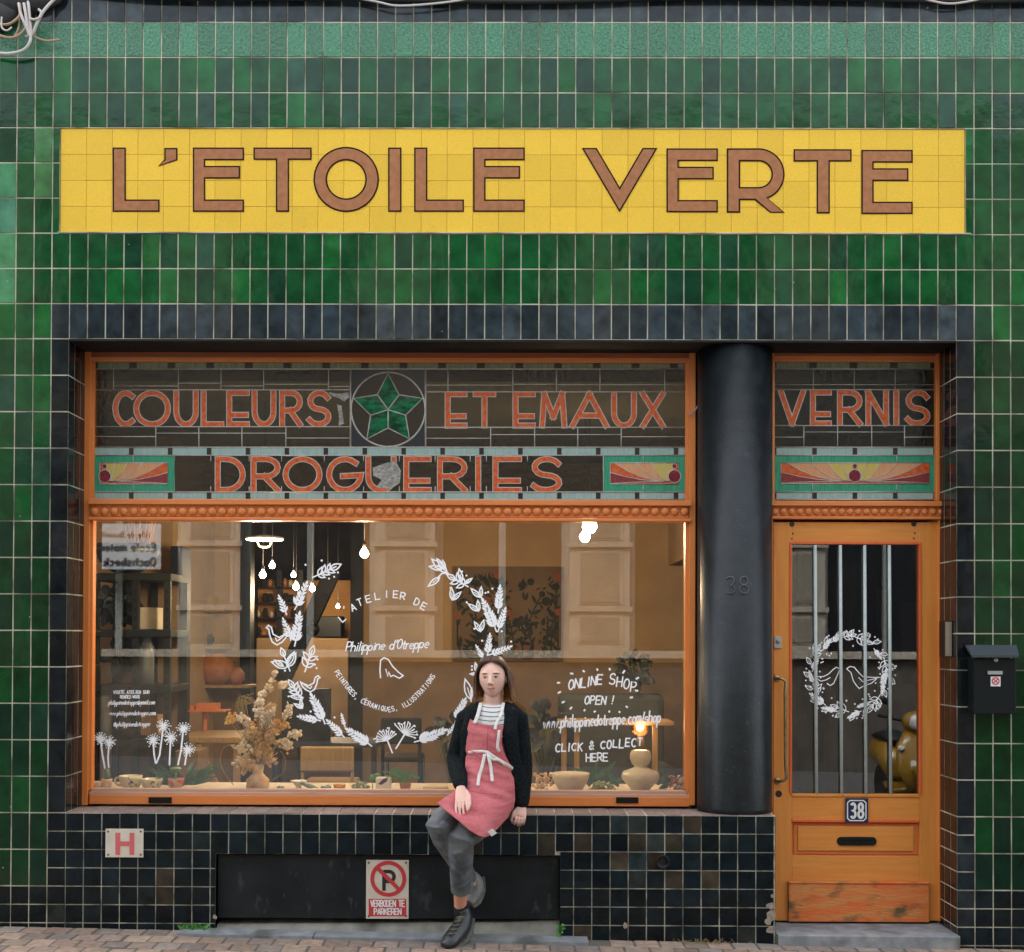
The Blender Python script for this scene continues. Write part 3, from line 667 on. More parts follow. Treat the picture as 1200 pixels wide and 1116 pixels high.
fern(d, 571, 769, 574, 744, 6, .34); fern(d, 572, 768, 598, 758, 6, .3); fern(d, 567, 773, 558, 757, 5, .3); dots(d, [(565, 751), (571, 759), (599, 752), (588, 740), (556, 737)])
wr = d.build('wreath_drawing', M['white_paint'], dw)
d = MB(); bird(d, 312, 733, 337, 756); d.build('bird_drawing', M['white_paint'], dw); d = MB(); bird(d, 352, 792, 375, 811, True); d.build('bird_drawing', M['white_paint'], dw)
d = MB()
ribbon(d, [(446, 795), (445.2, 785), (446, 774), (450, 771), (455, 773), (460, 781), (467, 788), (472.5, 792), (468, 795), (461, 791.5), (458, 793), (455.5, 788), (454.5, 793), (452, 784)], 1.5, YD)
d.build('dove_drawing', M['white_paint'], dw)
d = MB()
for ch_, x, y, a in (('L', 400.8, 724.6, -42), ("'", 404.5, 714.5, -30), ('A', 413.8, 712, -24), ('T', 421.5, 706, -20), ('E', 431.5, 702, -14), ('L', 442, 698.6, -8), ('I', 453, 696.4, 0), ('E', 463.6, 696.6, 5), ('R', 472, 698.6, 9), ('D', 488.5, 705.5, 22), ('E', 496.5, 710.5, 28)):
    glyph_rot(d, ch_, x, y, 5.2, 8, a, 1.35, YD)
d.build('atelier_lettering', M['white_paint'], dw); d = MB()
text_line(d, "Philippine d'Otreppe", 405, 502, 763.5, 759, 11, 1.4, YD, slant=.25, jit=.25, gap=.12)
d.build('script_lettering', M['white_paint'], dw); d = MB()
path = [(394, 786), (398.5, 793.5), (404, 800.5), (410.5, 809), (417, 816), (425.7, 822), (441, 828.5), (456, 831.8), (471, 828), (480, 823), (490.7, 813), (500.4, 802.5), (508, 790.6)]
seg = [0]
for i in range(1, len(path)): seg.append(seg[-1] + math.dist(path[i - 1], path[i]))
s_ = "PEINTURES, CÉRAMIQUES, ILLUSTRATIONS".replace('É', 'E')
for i, ch_ in enumerate(s_):
    q = seg[-1] * (i + .5) / len(s_); k = max(j for j in range(len(seg) - 1) if seg[j] <= q); t_ = (q - seg[k]) / (seg[k + 1] - seg[k])
    (xa, ya), (xb, yb) = path[k], path[k + 1]; ang = math.degrees(math.atan2(yb - ya, xb - xa)); X_, Y_ = xa + (xb - xa) * t_, ya + (yb - ya) * t_
    glyph_rot(d, ch_, X_, Y_, 2.8 if ch_ != 'I' else 1, 5.6, ang, .95, YD)
    if i == 12: ribbon(d, [(X_ - .5, Y_ - 4), (X_ + 1.5, Y_ - 5.5)], .8, YD)
d.build('curved_lettering', M['white_paint'], dw)
d = MB()
text_line(d, 'ONLINE', 666, 705, 808, 802, 10.5, 1.7, YD, slant=.12, jit=.3); text_line(d, 'SHOP', 714, 745, 801.5, 811, 11.5, 1.6, YD, slant=.12, jit=.3)
d.build('online_shop_lettering', M['white_paint'], dw); d = MB()
text_line(d, 'OPEN !', 685, 718.5, 825, 825.5, 9.5, 1.6, YD, slant=.15, jit=.2)
d.build('open_lettering', M['white_paint'], dw); d = MB()
text_line(d, 'www.philippinedotreppe.com/shop', 636.5, 774, 854, 846, 13, 1.7, YD, slant=.1, jit=.25, gap=.22)
d.build('web_address_lettering', M['white_paint'], dw); d = MB()
text_line(d, 'CLICK & COLLECT', 651, 752, 882, 874, 9, 1.7, YD, slant=.08, jit=.35, gap=.45); text_line(d, 'HERE', 687, 712, 893, 891.5, 9, 1.6, YD, jit=.25)
d.build('collect_lettering', M['white_paint'], dw); d = MB()
for x, y, dx, dy in ((670, 789.5, 3, .4), (684, 786.8, 2, 1.6), (700, 785, .6, 2.2), (714.5, 784.5, .8, 2.2), (731, 787.5, 2, -3), (747, 795, 3, -1.6), (746, 809.5, 3, .6), (740, 817.5, 3, -.5), (734.5, 828.5, 2, 1.6), (726, 834.5, 1.4, 1.2), (714, 834, 0, 2), (697, 834, 2, -1.2), (685, 832.5, 1.2, -1.8), (669, 830, 2, -2.4), (660, 823, 2.6, -1.6), (655.5, 811.5, 3, -1.6), (654.5, 800.3, 3.2, 0)):
    ribbon(d, [(x - dx / 1.6, y - dy / 1.6), (x + dx / 1.6, y + dy / 1.6)], 2.1, YD)
d.build('ray_marks', M['white_paint'], dw)
d = MB()
text_line(d, 'VISITE ATELIER SUR', 133, 175, 813, 813, 3.6, .75, YD, jit=.15); text_line(d, 'RENDEZ-VOUS', 141, 163.5, 818.5, 818.5, 3.4, .75, YD, jit=.15)
d.build('visit_lettering', M['white_paint'], dw); d = MB()
text_line(d, 'philippinedotreppe@gmail.com', 127, 181, 826, 825.5, 5, .7, YD, slant=.2, jit=.12); text_line(d, 'www.philippinedotreppe.com', 127.5, 182, 838.5, 838, 5, .7, YD, slant=.2, jit=.12); text_line(d, '@philippinedotreppe', 133, 175.5, 851.5, 851, 5.2, .75, YD, slant=.2, jit=.12)
d.build('contact_lettering', M['white_paint'], dw)
d = MB()
for pts, r in (([(123, 901), (120, 884), (117.5, 866)], 6.5), ([(127.5, 900), (126.5, 888), (128, 870)], 6.5), ([(182.5, 895), (180.5, 884), (179.5, 868)], 7), ([(183, 895), (187, 885), (191.5, 851)], 7.5), ([(198.5, 897), (199, 885), (200, 865)], 8), ([(208.5, 897), (212, 880), (215, 854)], 7), ([(216.5, 897), (218, 888), (220, 879)], 7.5)):
    d = MB(); wall_flower(d, pts, r); d.build('flower_drawing', M['white_paint'], dw)
# ------------------------------------------------------------------ leaded transoms
random.seed(5)
YT = YG
def came(mb, pts, w=1.5): ribbon3(mb, pts, w)
def ribbon3(mb, pts, w):
    cl = pts[-1] == 'closed'; q = [p for p in pts if p != 'closed']
    if cl: q.append(q[0])
    mb.tube([P(x, y, YT - .003) for x, y in q], w / 210 / 2, 6, flat=1.0, caps=True)
def bandpieces(gl, sp_, x0, x1, y0, y1, pitch, gapw, mm, edge=0):
    x = x0 + edge
    ppoly(sp_, [(x0, y0), (x1, y0), (x1, y1), (x0, y1)], YT - .0008, 0)
    while x < x1 - 4:
        e = min(x + pitch - gapw, x1); ppoly(gl, [(x, y0), (e, y0), (e, y1), (x, y1)], YT - .0016, mm); x += pitch
def letters(txt, spec, y0, y1, Lm, Gm, w=5.2):
    for ch_, x0, x1 in spec:
        for mb, ww, yy, ex in ((Lm, w + 1.9, YT - .0022, .9), (Gm, w, YT - .0034, 0)):
            h = w / 2; glyph(mb, ch_, x0 + h, x1 - h, y0 + h, y1 - h, ww, yy, ext=h + ex - .1 if True else 0)
def burst(mb, led, x0, x1, y0, y1, cx, half):
    """sunburst ornament: coloured petals fanning from a roundel at the foot"""
    cols = [0, 1, 2, 3, 4]
    ppoly(mb, [(x0, y0), (x1, y0), (x1, y1), (x0, y1)], YT - .0016, 0)
    sides = (-1, 1) if half == 0 else ((1,) if half > 0 else (-1,))
    for s_ in sides:
        ex = x1 if s_ > 0 else x0; Wd = abs(ex - cx); H = y1 - y0
        edges = [[(cx + s_ * Wd * t, y0 + H * (1 - k * t ** .75) if k else y1) for t in (0, .15, .35, .6, .8, 1)] for k in (.02, .35, .75)]
        tops = [.95, .62, .40, .22]
        fan = [(0.0, y1)]
        rays = [(1, .02), (1, .55), (.93, 1), (.60, 1), (.36, 1), (.16, 1), (0, 1)]
        pts = [(cx + s_ * Wd * a, y1 - H * b) for a, b in rays]
        def curve(q): return [(cx + s_ * Wd * .06 + (q[0] - cx - s_ * Wd * .06) * t, y1 - H * .12 + (q[1] - y1 + H * .12) * (t ** 2.2)) for t in (0, .25, .5, .75, 1)]
        for i in range(len(pts) - 1):
            c0, c1 = curve(pts[i]), curve(pts[i + 1]); extra = [(ex, y0)] if i == 1 else []
            ppoly_c(mb, c0 + extra + c1[::-1][:-1], YT - .0024 - i * 2e-5, [4, 0, 1, 1, 2, 2][i]); came(led, c0, 1.0)
    pdisc(mb, cx, y1 - 9.2, 7.4, YT - .0036, 3, 20); came(led, oval(cx, y1 - 9.2, 7.4, 7.4, 16), 1.1)
    pdisc(mb, cx, y0 + 4, 2.8, YT - .0036, 3, 12); came(led, oval(cx, y0 + 4, 2.8, 2.8, 10), .8)
def transom(parent, x0, x1, main):
    dk, led, let, gl, spc = MB(), MB(), MB(), MB(), MB()
    pane_px(dk, x0 - 2, x1 + 2, 422, 588, YT); dk.build('dark_glass', M['dark_glass'], parent)
    bandpieces(gl, spc, x0, x1, 424.5, 432, 45.3 if main else 47.3, 9.2, 2, 6 if main else 2)
    gl.build('border_glass', [M['g_teal'], M['g_green'], M['g_moss']], parent); spc.build('spacer_glass', M['g_black'], parent); gl, spc = MB(), MB()
    bandpieces(gl, spc, x0, x1, 525, 533.2, 45.6 if main else 47.3, 5.5, 0, 2)
    gl.build('border_glass', [M['g_teal'], M['g_green'], M['g_moss']], parent); spc.build('spacer_glass', M['g_black'], parent); gl, spc = MB(), MB()
    bandpieces(gl, spc, x0, x1, 577.5 if main else 577, 585.5, 45.6 if main else 47.3, 5.5, 0, 2)
    for y in (424.3, 432.6, 524.3, 533.8, 576.8, 585.6, 457 if main else 456.8, 500.3 if main else 499): came(led, [(x0, y), (x1, y)] if not (main and 440 < y < 510) else [(x0, y), (410.7, y)]); 
    if main:
        came(led, [(498.7, 459.4), (x1, 459.4)]); came(led, [(498.7, 501), (x1, 501)])
        for y_, a, b in ((452.5, 133, 209), (449.2, 209, 260), (452.5, 260, 309), (450.5, 309, 385), (453, 385, 410.7), (511.8, x0, 182.5), (507.8, 182.5, 335), (513.5, 335, 410.7), (451.5, 498.7, 601), (450.5, 601, 652), (451, 652, 703), (451, 703, 803), (513.8, 498.7, 575), (509.5, 575, 728), (512, 728, x1)): came(led, [(a, y_), (b, y_)], 1.2)
        for x_ in (133, 209, 259, 309, 385): came(led, [(x_, 433), (x_, 457)], 1.2)
        for x_ in (182.5, 233, 283.5, 335): came(led, [(x_, 500), (x_, 524)], 1.3)
        for x_ in (525, 601, 652, 703, 779): came(led, [(x_, 433), (x_, 459)], 1.2)
        for x_ in (575, 626.5, 677, 728): came(led, [(x_, 501), (x_, 524)], 1.3)
        letters('', (('C', 132.5, 158), ('O', 157, 199.5), ('U', 204, 232), ('L', 236, 262), ('e2', 266, 292), ('U', 295.7, 323), ('R', 328, 354), ('S', 360, 387.5)), 458, 500, led, let)
        let.build('glass_lettering', M['g_orange'], parent); let = MB()
        letters('', (('e2', 522, 547), ('T', 554.7, 580.7), ('e2', 601.5, 627), ('M', 632.7, 664), ('A', 668.5, 713), ('U', 717, 745.5), ('X', 751, 779)), 459.5, 501.5, led, let)
        let.build('glass_lettering', M['g_orange'], parent); let = MB()
        letters('', (('D', 252.5, 287), ('R', 294.5, 328), ('O', 332, 377), ('G', 383, 424), ('U', 429, 464), ('e2', 473.5, 505), ('R', 513, 547), ('I', 556.4, 564.4), ('e2', 578, 611), ('S', 622.6, 658)), 535.5, 577, led, let)
        for x_ in (247, 252, 292, 330, 380, 426, 468, 510, 551, 570, 618): came(led, [(x_, 534), (x_, 541)], 1.0); came(led, [(x_, 570), (x_, 577)], 1.0)
        # ornaments
        for (a, b, cxx, hf) in ((109, 204.7, 122.5, 1), (707, 803, 790.5, -1)):
            o_ = MB(); ppoly(o_, [(a, 534), (b, 534), (b, 576.5), (a, 576.5)], YT - .0009, 5)
            burst(o_, led, a + 8, b - 8, 542.5, 567.5, cxx, hf)
            came(led, [(a + 8, 542.5), (b - 8, 542.5), (b - 8, 567.5), (a + 8, 567.5), 'closed'], 1.2); came(led, [(a, 534), (b, 534), (b, 576.5), (a, 576.5), 'closed'], 1.3)
            for x_ in (a + 47,): came(led, [(x_, 534), (x_, 542)], 1); came(led, [(x_, 567.5), (x_, 576)], 1)
            o_.build('sunburst_ornament', [M['g_orange'], M['g_peach'], M['g_yellow'], M['g_berry'], M['g_red'], M['g_green']], parent)
        # star roundel
        st = MB(); ppoly(st, [(411, 434), (498.5, 434), (498.5, 523.5), (411, 523.5)], YT - .0009, 0); pdisc(st, 454.9, 480, 43.2, YT - .0018, 1, 40)
        ce = (454.9, 480.3); tip = [(ce[0] + 42.5 * math.cos(rad(-90 + 72 * i)), ce[1] + 42.5 * math.sin(rad(-90 + 72 * i))) for i in range(5)]; inn = [(ce[0] + 21.5 * math.cos(rad(-54 + 72 * i)), ce[1] + 21.5 * math.sin(rad(-54 + 72 * i))) for i in range(5)]
        c3 = P(ce[0], ce[1], YT - .011)
        for i in range(5):
            a_, b_, t_ = P(*inn[i - 1], YT - .004), P(*inn[i], YT - .004), P(*tip[i], YT - .004); st.add([c3, a_, t_, b_], [(0, 1, 2), (0, 2, 3)], 2)
            led.tube([a_ - EY * .002, t_ - EY * .002, b_ - EY * .002], .0042, 6); led.tube([a_ - EY * .002, c3 - EY * .001], .004, 6)
        came(led, oval(454.9, 480, 43.4, 43.6, 48), 2.0); came(led, [(410.8, 433), (410.8, 524)], 2); came(led, [(498.7, 433), (498.7, 524)], 2)
        st.build('green_star', [M['g_navy'], M['g_brown'], M['g_star']], parent)
        br = MB()
        for pts in ([(384, 459), (396, 461), (408, 460), (409, 466), (404, 472), (398, 467), (388, 464)], [(395, 474), (400, 476), (403, 496), (397, 499), (398, 488)], [(436, 549), (452, 544), (463, 541), (470, 552), (468, 566), (458, 574), (440, 571), (447, 562), (437, 557)]):
            ppoly_c(br, [(x + random.uniform(-1, 1), y + random.uniform(-1, 1)) for x, y in pts], YT - .0042, 0)
        br.build('cracked_glass', mat('frosted cracked glass', (.16, .155, .14), .3, c2=(.38, .37, .34), ns=60, bump=.8, bs=90), parent)
    else:
        for y_, a, b in ((451, x0, x1), (512.5, x0, 942), (506.5, 942, 1060), (512.5, 1060, x1)): came(led, [(a, y_), (b, y_)], 1.1)
        for x_ in (953, 1001, 1049): came(led, [(x_, 433), (x_, 457)], 1)
        for x_ in (942, 981.5, 1021.5, 1060): came(led, [(x_, 499), (x_, 524)], 1.3)
        letters('', (('V', 913, 943.5), ('e2', 950, 974), ('R', 981.7, 1010), ('N', 1015, 1041), ('I', 1046.7, 1054), ('S', 1061, 1089.5)), 457.5, 499, led, let, 5.2)
        o_ = MB(); ppoly(o_, [(x0, 534), (x1, 534), (x1, 576.5), (x0, 576.5)], YT - .0009, 5)
        burst(o_, led, x0 + 7, x1 - 7, 542.5, 567, 1001.7, 0)
        came(led, [(x0 + 7, 542.5), (x1 - 7, 542.5), (x1 - 7, 567), (x0 + 7, 567), 'closed'], 1.2)
        for x_ in (952, 1051): came(led, [(x_, 534), (x_, 542)], 1); came(led, [(x_, 567), (x_, 576)], 1)
        o_.build('sunburst_ornament', [M['g_orange'], M['g_peach'], M['g_yellow'], M['g_berry'], M['g_red'], M['g_green']], parent)
    gl.build('border_glass', [M['g_teal'], M['g_green'], M['g_moss']], parent); spc.build('spacer_glass', M['g_black'], parent)
    led.build('lead_came', M['lead'], parent); let.build('glass_lettering', M['g_orange'], parent)
tw = part_empty('transom_window', bld, (PX(455, 500, YG), YG, PZ(585))); transom(tw, 109, 803, True)
# ------------------------------------------------------------------ entrance: transom, frame, leaf
ft = part_empty('door_transom', bld, (PX(1002, 500, YG), YG, PZ(585))); transom(ft, 908, 1096, False)
f = MB(); fb(f, 903, 908, 410.5, 587, YF, YF + .07, 0); fb(f, 1097, 1108, 410.5, 587, YF, YF + .07, 0); fb(f, 908, 1097, 410.5, 417, YF - .003, YF + .07, 2); fb(f, 908, 1097, 417, 424, YF + .01, YF + .07, 1)
fb(f, 902, 1109, 587, 593, YF - .034, YF + .07, 1); fb(f, 903, 1107, 593.2, 605, YF - .006, YF + .07, 1); fb(f, 902.5, 1108, 605.2, 608.5, YF - .018, YF + .07, 1); beads(f, 903, 1108, 593.5, 605.5, YF - .006, 21, 1)
f.build('frame', WOODS, ft, bevel=.003)
dr = part_empty('entrance_door', bld, (PX(1005, 1000, YF), YF, PZ(1081)))
f = MB(); YDr = YF + .012
fb(f, 901, 906, 608.6, 1080, YF - .004, YF + .07, 0); fb(f, 1100, 1109.5, 608.6, 1080, YF - .004, YF + .07, 0)
f.build('door_frame', [M['wood_v']], dr, bevel=.003)
f = MB()
fb(f, 906.5, 928, 612, 1079, YDr, YDr + .05, 0); fb(f, 1077.5, 1099.5, 612, 1079, YDr, YDr + .05, 0)
fb(f, 928, 1077.5, 612, 635.5, YDr + .001, YDr + .05, 1); fb(f, 928, 1077.5, 934, 961, YDr + .001, YDr + .05, 1); fb(f, 928, 1077.5, 1003, 1079, YDr + .001, YDr + .05, 1)
fb(f, 928, 1077.5, 961, 964, YDr - .008, YDr + .05, 2); fb(f, 925.5, 1080, 635.5, 638, YDr - .006, YDr + .012, 2); fb(f, 928, 1077.5, 930.5, 934, YDr - .006, YDr + .012, 1)
fb(f, 925.5, 928.3, 638, 930.5, YDr - .006, YDr + .012, 2); fb(f, 1077.2, 1080, 638, 930.5, YDr - .006, YDr + .012, 2)
f.build('door_leaf', [M['door_v'], M['door_h'], M['trim']], dr, bevel=.002)
f = MB(); [fb(f, *q, YDr + .008, YDr + .016, 1) for q in ((930, 1075.5, 965, 967), (930, 1075.5, 999.5, 1001.5), (930, 932, 967, 999.5), (1073.5, 1075.5, 967, 999.5))]; fb(f, 928, 1077.5, 964, 1003, YDr + .016, YDr + .05, 0); fb(f, 935, 1071, 968.5, 997.5, YDr + .004, YDr + .016, 0); f.build('door_panel', [M['door_h'], M['trim']], dr, bevel=.004)
f = MB()
q0, q1 = P(924, 1033, YDr - .02), P(1089, 1081, YDr - .02); f.box(q0.x, q1.x, YDr - .026, YDr - .001, q1.z, q0.z - .012); f.box(q0.x - .002, q1.x + .002, YDr - .032, YDr - .001, q0.z - .0118, q0.z)
f.build('kick_board', M['kick'], dr, bevel=.005)
f = MB(); pane_px(f, 927, 1078.5, 634, 935, YDr + .02); f.build('door_pane', M['glass'], dr)
f = MB()
for x in (956, 985.5, 1014, 1043): f.tube([P(x - .8, 639, YDr + .003), P(x + .8, 932, YDr + .003)], .0098, 10)
f.build('window_bar', mat('painted bar', (.42, .49, .47), .4, c2=(.5, .56, .54), ns=20), dr)
bars = dr.children[-1]; me0 = bars.data
# each bar is its own part
bpy.data.objects.remove(bars)
for x in (956, 985.5, 1014, 1043):
    f = MB(); f.tube([P(x - .8, 639, YDr + .003), P(x + .8, 932, YDr + .003)], .0098, 10); f.build('window_bar', me0.materials[0], dr)
random.seed(33)
d = MB(); YW_ = YDr + .016
for i in range(19):
    a = rad(-90 + 360 / 19 * i + 8); r0 = 43 + random.uniform(-3, 3); a2 = a + rad(random.uniform(19, 26)); cxx, cyy = 994, 790
    x0, y0, x1, y1 = cxx + r0 * math.cos(a), cyy + r0 * 1.03 * math.sin(a), cxx + (r0 + random.uniform(-5, 7)) * math.cos(a2), cyy + (r0 + random.uniform(-5, 7)) * 1.03 * math.sin(a2)
    pass
    if i % 3: fern(d, x0, y0, x1, y1, 6, .36, YW_, 1.0)
    else: sprig(d, x0, y0, x1, y1, 2, .46, YW_, 1.0)
    for k in range(3):
        b_ = a + random.uniform(0, .4); q = r0 + random.choice((-1, 1)) * random.uniform(7, 10); pdisc(d, cxx + q * math.cos(b_), cyy + q * math.sin(b_), 1.0, YW_, n=7)
    b_ = a + .2; leaf(d, cxx + (r0 + 3) * math.cos(b_), cyy + (r0 + 3) * math.sin(b_), cxx + (r0 + 10) * math.cos(b_ + .12), cyy + (r0 + 10) * math.sin(b_ + .12), .5, YW_, sw=.9)
ribbon(d, [(992, 784), (996, 781.2), (1001, 782), (1006, 788), (1011, 793), (1022, 794), (1031, 794)], 1.0, YW_); ribbon(d, [(992, 784), (997, 788), (1000, 798), (1004, 804), (1007, 807), (1013, 803.5), (1021, 801), (1027, 796)], 1.0, YW_); ribbon(d, [(1006, 794), (1011, 799), (1019, 797), (1028, 795)], .9, YW_)
ribbon(d, [(984, 784), (980, 782), (976, 785), (971, 790), (965, 793), (957, 793)], 1.0, YW_); ribbon(d, [(984, 785), (981, 792), (977, 801), (973, 803.5), (969, 801)], 1.0, YW_); ribbon(d, [(957, 795), (962, 798.5), (968, 797), (973, 794)], .9, YW_)
d.build('dove_wreath_drawing', M['white_paint'], dr)
# door furniture
f = MB()
h0, h1 = P(910, 795, YDr - .001), P(911, 915, YDr - .001); dx = .05; 
f.tube([h0 + EY * .0, h0 - EY * .045 + EX * .0, h0 - EY * .055 + EX * .025 - EZ * .004, h0 - EY * .055 + EX * .042 - EZ * .02, P(920, 812, YDr - .055), P(920.5, 898, YDr - .055), h1 - EY * .055 + EX * .04 + EZ * .02, h1 - EY * .055 + EX * .022 + EZ * .004, h1 - EY * .045, h1], .0085, 10)
for h in (h0, h1): f.lathe([(.02, -.001), (.02, .004), (.014, .009), (.0, .011)], h, 16, axis='Y')
f.build('pull_handle', M['brass'], dr)
f = MB(); q = P(911, 753, YDr); f.box(q.x - .021, q.x + .021, q.y - .012, q.y - .001, q.z - .034, q.z + .034, 0); f.lathe([(.011, 0), (.011, .006), (0, .007)], q - EY * .012 + EZ * .005, 14, 1, axis='Y'); f.build('lock_plate', [M['steel'], M['brass']], dr, bevel=.003)
f = MB(); pdisc(f, 912.5, 930.5, 4, YDr - .0012, 0, 16); f.build('keyhole', M['ink'], dr)
f = MB()
for x, y in ((928, 614.5), (1071, 614)): pdisc(f, x, y, 3.2, YDr - .0008); pdisc(f, x + 1, y + 11, 1.1, YDr - .0008); pdisc(f, x, y + 17, 1.1, YDr - .0008)
f.build('old_screw_hole', M['ink'], dr)
f = MB(); c_ = P(1004, 986, YDr + .003)
ring = arc(0, 0, 1, 1, 0, 360, 24)[:-1]
def stadium(hw, hh, y): return [c_ + Vector((math.copysign(hw - hh, u) + hh * u if abs(u) > 1e-6 else 0, y, hh * v_)) for u, v_ in ring]
A_, B_, C_ = stadium(.115, .026, 0), stadium(.112, .023, -.009), stadium(.085, .009, -.009); D_ = stadium(.08, .006, -.004)
v = A_ + B_ + C_ + D_; n_ = 24; fs = [(k * n_ + i, k * n_ + (i + 1) % n_, (k + 1) * n_ + (i + 1) % n_, (k + 1) * n_ + i) for k in range(3) for i in range(n_)] + [[3 * n_ + i for i in range(n_)]]
f.add(v, fs); f.build('letter_slot', M['black_metal'], dr)
npl = part_empty('number_plate', dr, P(1004, 963, YDr - .012))
f = MB(); fb(f, 990.5, 1017.5, 935.5, 964.5, YDr - .013, YDr - .0095, 0); f.build('plate', M['blue'], npl, bevel=.0015)
f = MB(); yp = YDr - .0138
ribbon(f, [(996, 938.3), (1012, 938.3), (1014.8, 941), (1014.8, 959), (1012, 961.8), (996, 961.8), (993.2, 959), (993.2, 941), 'closed'], 1.3, yp); glyph(f, '3', 997.2, 1002.6, 941.8, 958.5, 2.9, yp); glyph(f, '8', 1006, 1011.6, 941.8, 958.5, 2.8, yp)
f.build('number', M['white'], npl)
f = MB(); th0, th1 = PX(905, 1085, 0), PX(1122, 1085, 0)
f.add([(SR + .004, -.05, -.5), (OX1 + .0, -.05, -.5), (OX1, -.05, gz(2.2) + .068), (SR + .004, -.05, gz(1.6) + .06), (SR + .004, YF + .06, -.03), (OX1, YF + .06, -.03)], [(0, 1, 2, 3), (3, 2, 5, 4)])
f.build('door_step', M['stone'], bld, bevel=.006)
# ------------------------------------------------------------------ ground
random.seed(11)
def sheet(name, x0, x1, y0, y1, dz, m, nx=1):
    s_ = MB(); s_.add([(x0, y0, gz(x0) + dz), (x1, y0, gz(x1) + dz), (x1, y1, gz(x1) + dz), (x0, y1, gz(x0) + dz)], [(0, 1, 2, 3)])
    o = s_.build(name, m); o['kind'] = 'structure'; return o
sheet('road', -60, 60, -60, -1.55, -.09, M['asphalt'])
sheet('ground', -8, 8, -1.45, .02, -.005, M['sand'])
pv = MB(); U = Vector((1, 0, -.0178)).normalized(); V3 = EZ.cross(U); Nn = U.cross(V3) if U.cross(V3).z > 0 else -U.cross(V3)
for r in range(10):
    for k in range(-52, 58):
        u0 = k * .135 + (r % 2) * .067 + random.uniform(-.004, .004); v1 = -r * .142 - .002; g_ = random.uniform(.75, 1.2)
        base = random.choice([(.26, .19, .15), (.23, .18, .15), (.28, .22, .17), (.21, .18, .16)])
        if PX(216) < u0 < PX(688) and r == 0: continue
        tile(pv, Vector((0, 0, -.055)), U, EY, Nn, u0, u0 + .135, v1 - .142, v1, 0, tuple(q * g_ for q in base), gap=.01, ch=.006, tilt=.012)
o = pv.build('pavement', M['paver']); o['kind'] = 'structure'
kb = MB(); kb.add([(-8, -1.55, -.5), (8, -1.55, -.5), (8, -1.55, gz(8)), (-8, -1.55, gz(-8)), (8, -1.43, gz(8)), (-8, -1.43, gz(-8))], [(0, 1, 2, 3), (3, 2, 4, 5)]); o = kb.build('kerb', M['stone']); o['kind'] = 'structure'
sb = MB(); xa, xb = PX(216), PX(690)
for i in range(3):
    a_, b_ = xa + (xb - xa) * i / 3 + .003, xa + (xb - xa) * (i + 1) / 3 - .003
    sb.add([(a_, -.135, gz(a_) - .1), (b_, -.135, gz(b_) - .1), (b_, -.135, gz(b_) + .012), (a_, -.135, gz(a_) + .012), (b_, -.005, gz(b_) + .016), (a_, -.005, gz(a_) + .016)], [(0, 1, 2, 3), (3, 2, 5, 5 - 1)] if False else [(0, 1, 2, 3), (3, 2, 4, 5)])
o = sb.build('kerb_slab', M['stone']); o['kind'] = 'structure'
# ------------------------------------------------------------------ plates and boxes on the wall
def plate(name, label, cat, x0, x1, y0, y1, Y, th, base):
    t_ = thing(name, label, cat, P((x0 + x1) / 2, y1, Y)); f = MB(); fb(f, x0, x1, y0, y1, Y - th, Y, 0); f.build('plate', base, t_, bevel=.002)
    s_ = MB(); [pdisc(s_, x, y, 1.3, Y - th - .0006, 0, 8) for x in (x0 + 3.2, x1 - 3.2) for y in (y0 + 3.2, y1 - 3.2)]; s_.build('screw', M['screw'], t_); return t_
t = plate('hydrant_sign', 'small cream enamel plate with a faded red letter H on the dark plinth tiles', 'sign', 123.5, 168, 971.5, 1005, -.004, .006, M['enamel'])
f = MB(); glyph(f, 'H', 138, 154.5, 976, 1002, 5.6, -.0112, ext=0); f.build('letter', M['red_faded'], t)
t = plate('parking_sign', 'white and red no parking sign on the black basement panel beside the seated woman', 'sign', 429, 479, 1008, 1077, .028, .004, M['enamel'])
f = MB(); ys = .0232
ribbon(f, oval(455, 1030, 18.8, 18.8, 40), 4.6, ys - .0008, 0); ribbon(f, [(441.5, 1016.5), (468.5, 1043.5)], 4.6, ys - .0010, 0); ppoly(f, [(432, 1053.5), (476, 1053.5), (476, 1074), (432, 1074)], ys - .0002, 0)
f.build('red_ring', M['red'], t)
f = MB(); glyph(f, 'P', 450, 462.5, 1021.5, 1043, 4.2, ys, ext=1); f.build('letter', M['ink'], t)
f = MB(); text_line(f, 'VERBODEN TE', 434.5, 474, 1062.5, 1062.5, 7.2, 1.35, ys - .0012, gap=.22); text_line(f, 'PARKEREN', 438.5, 470, 1071.8, 1071.8, 6.8, 1.35, ys - .0012, gap=.22); f.build('lettering', M['white'], t)
# letterbox
mbx = thing('mailbox', 'black metal letterbox with sloping lid hung on the green tiles right of the door', 'letterbox', P(1165, 837, -.02))
f = MB(); a_, b_ = P(1141, 772, -.1), P(1191, 837, -.1); f.box(a_.x, b_.x, -.1, -.004, b_.z, a_.z); f.build('box', M['black_metal'], mbx, bevel=.004)
f = MB(); l0, l1 = P(1131, 756, -.0), P(1187, 756, 0); m0, m1 = P(1139, 768, -.14), P(1194, 768, -.14)
f.add([l0 + EX * .0 - EY * .003, l1 - EY * .003 + EX * .02, m1, m0, l0 - EY * .003 - EZ * .012, l1 - EY * .003 - EZ * .012 + EX * .02, m1 - EZ * .012, m0 - EZ * .012], [(0, 3, 2, 1), (4, 5, 6, 7), (3, 7, 6, 2), (0, 4, 7, 3), (1, 2, 6, 5), (0, 1, 5, 4)]); f.build('lid', mat('lid paint', (.045, .055, .062), .35, bump=.05, bs=150), mbx)
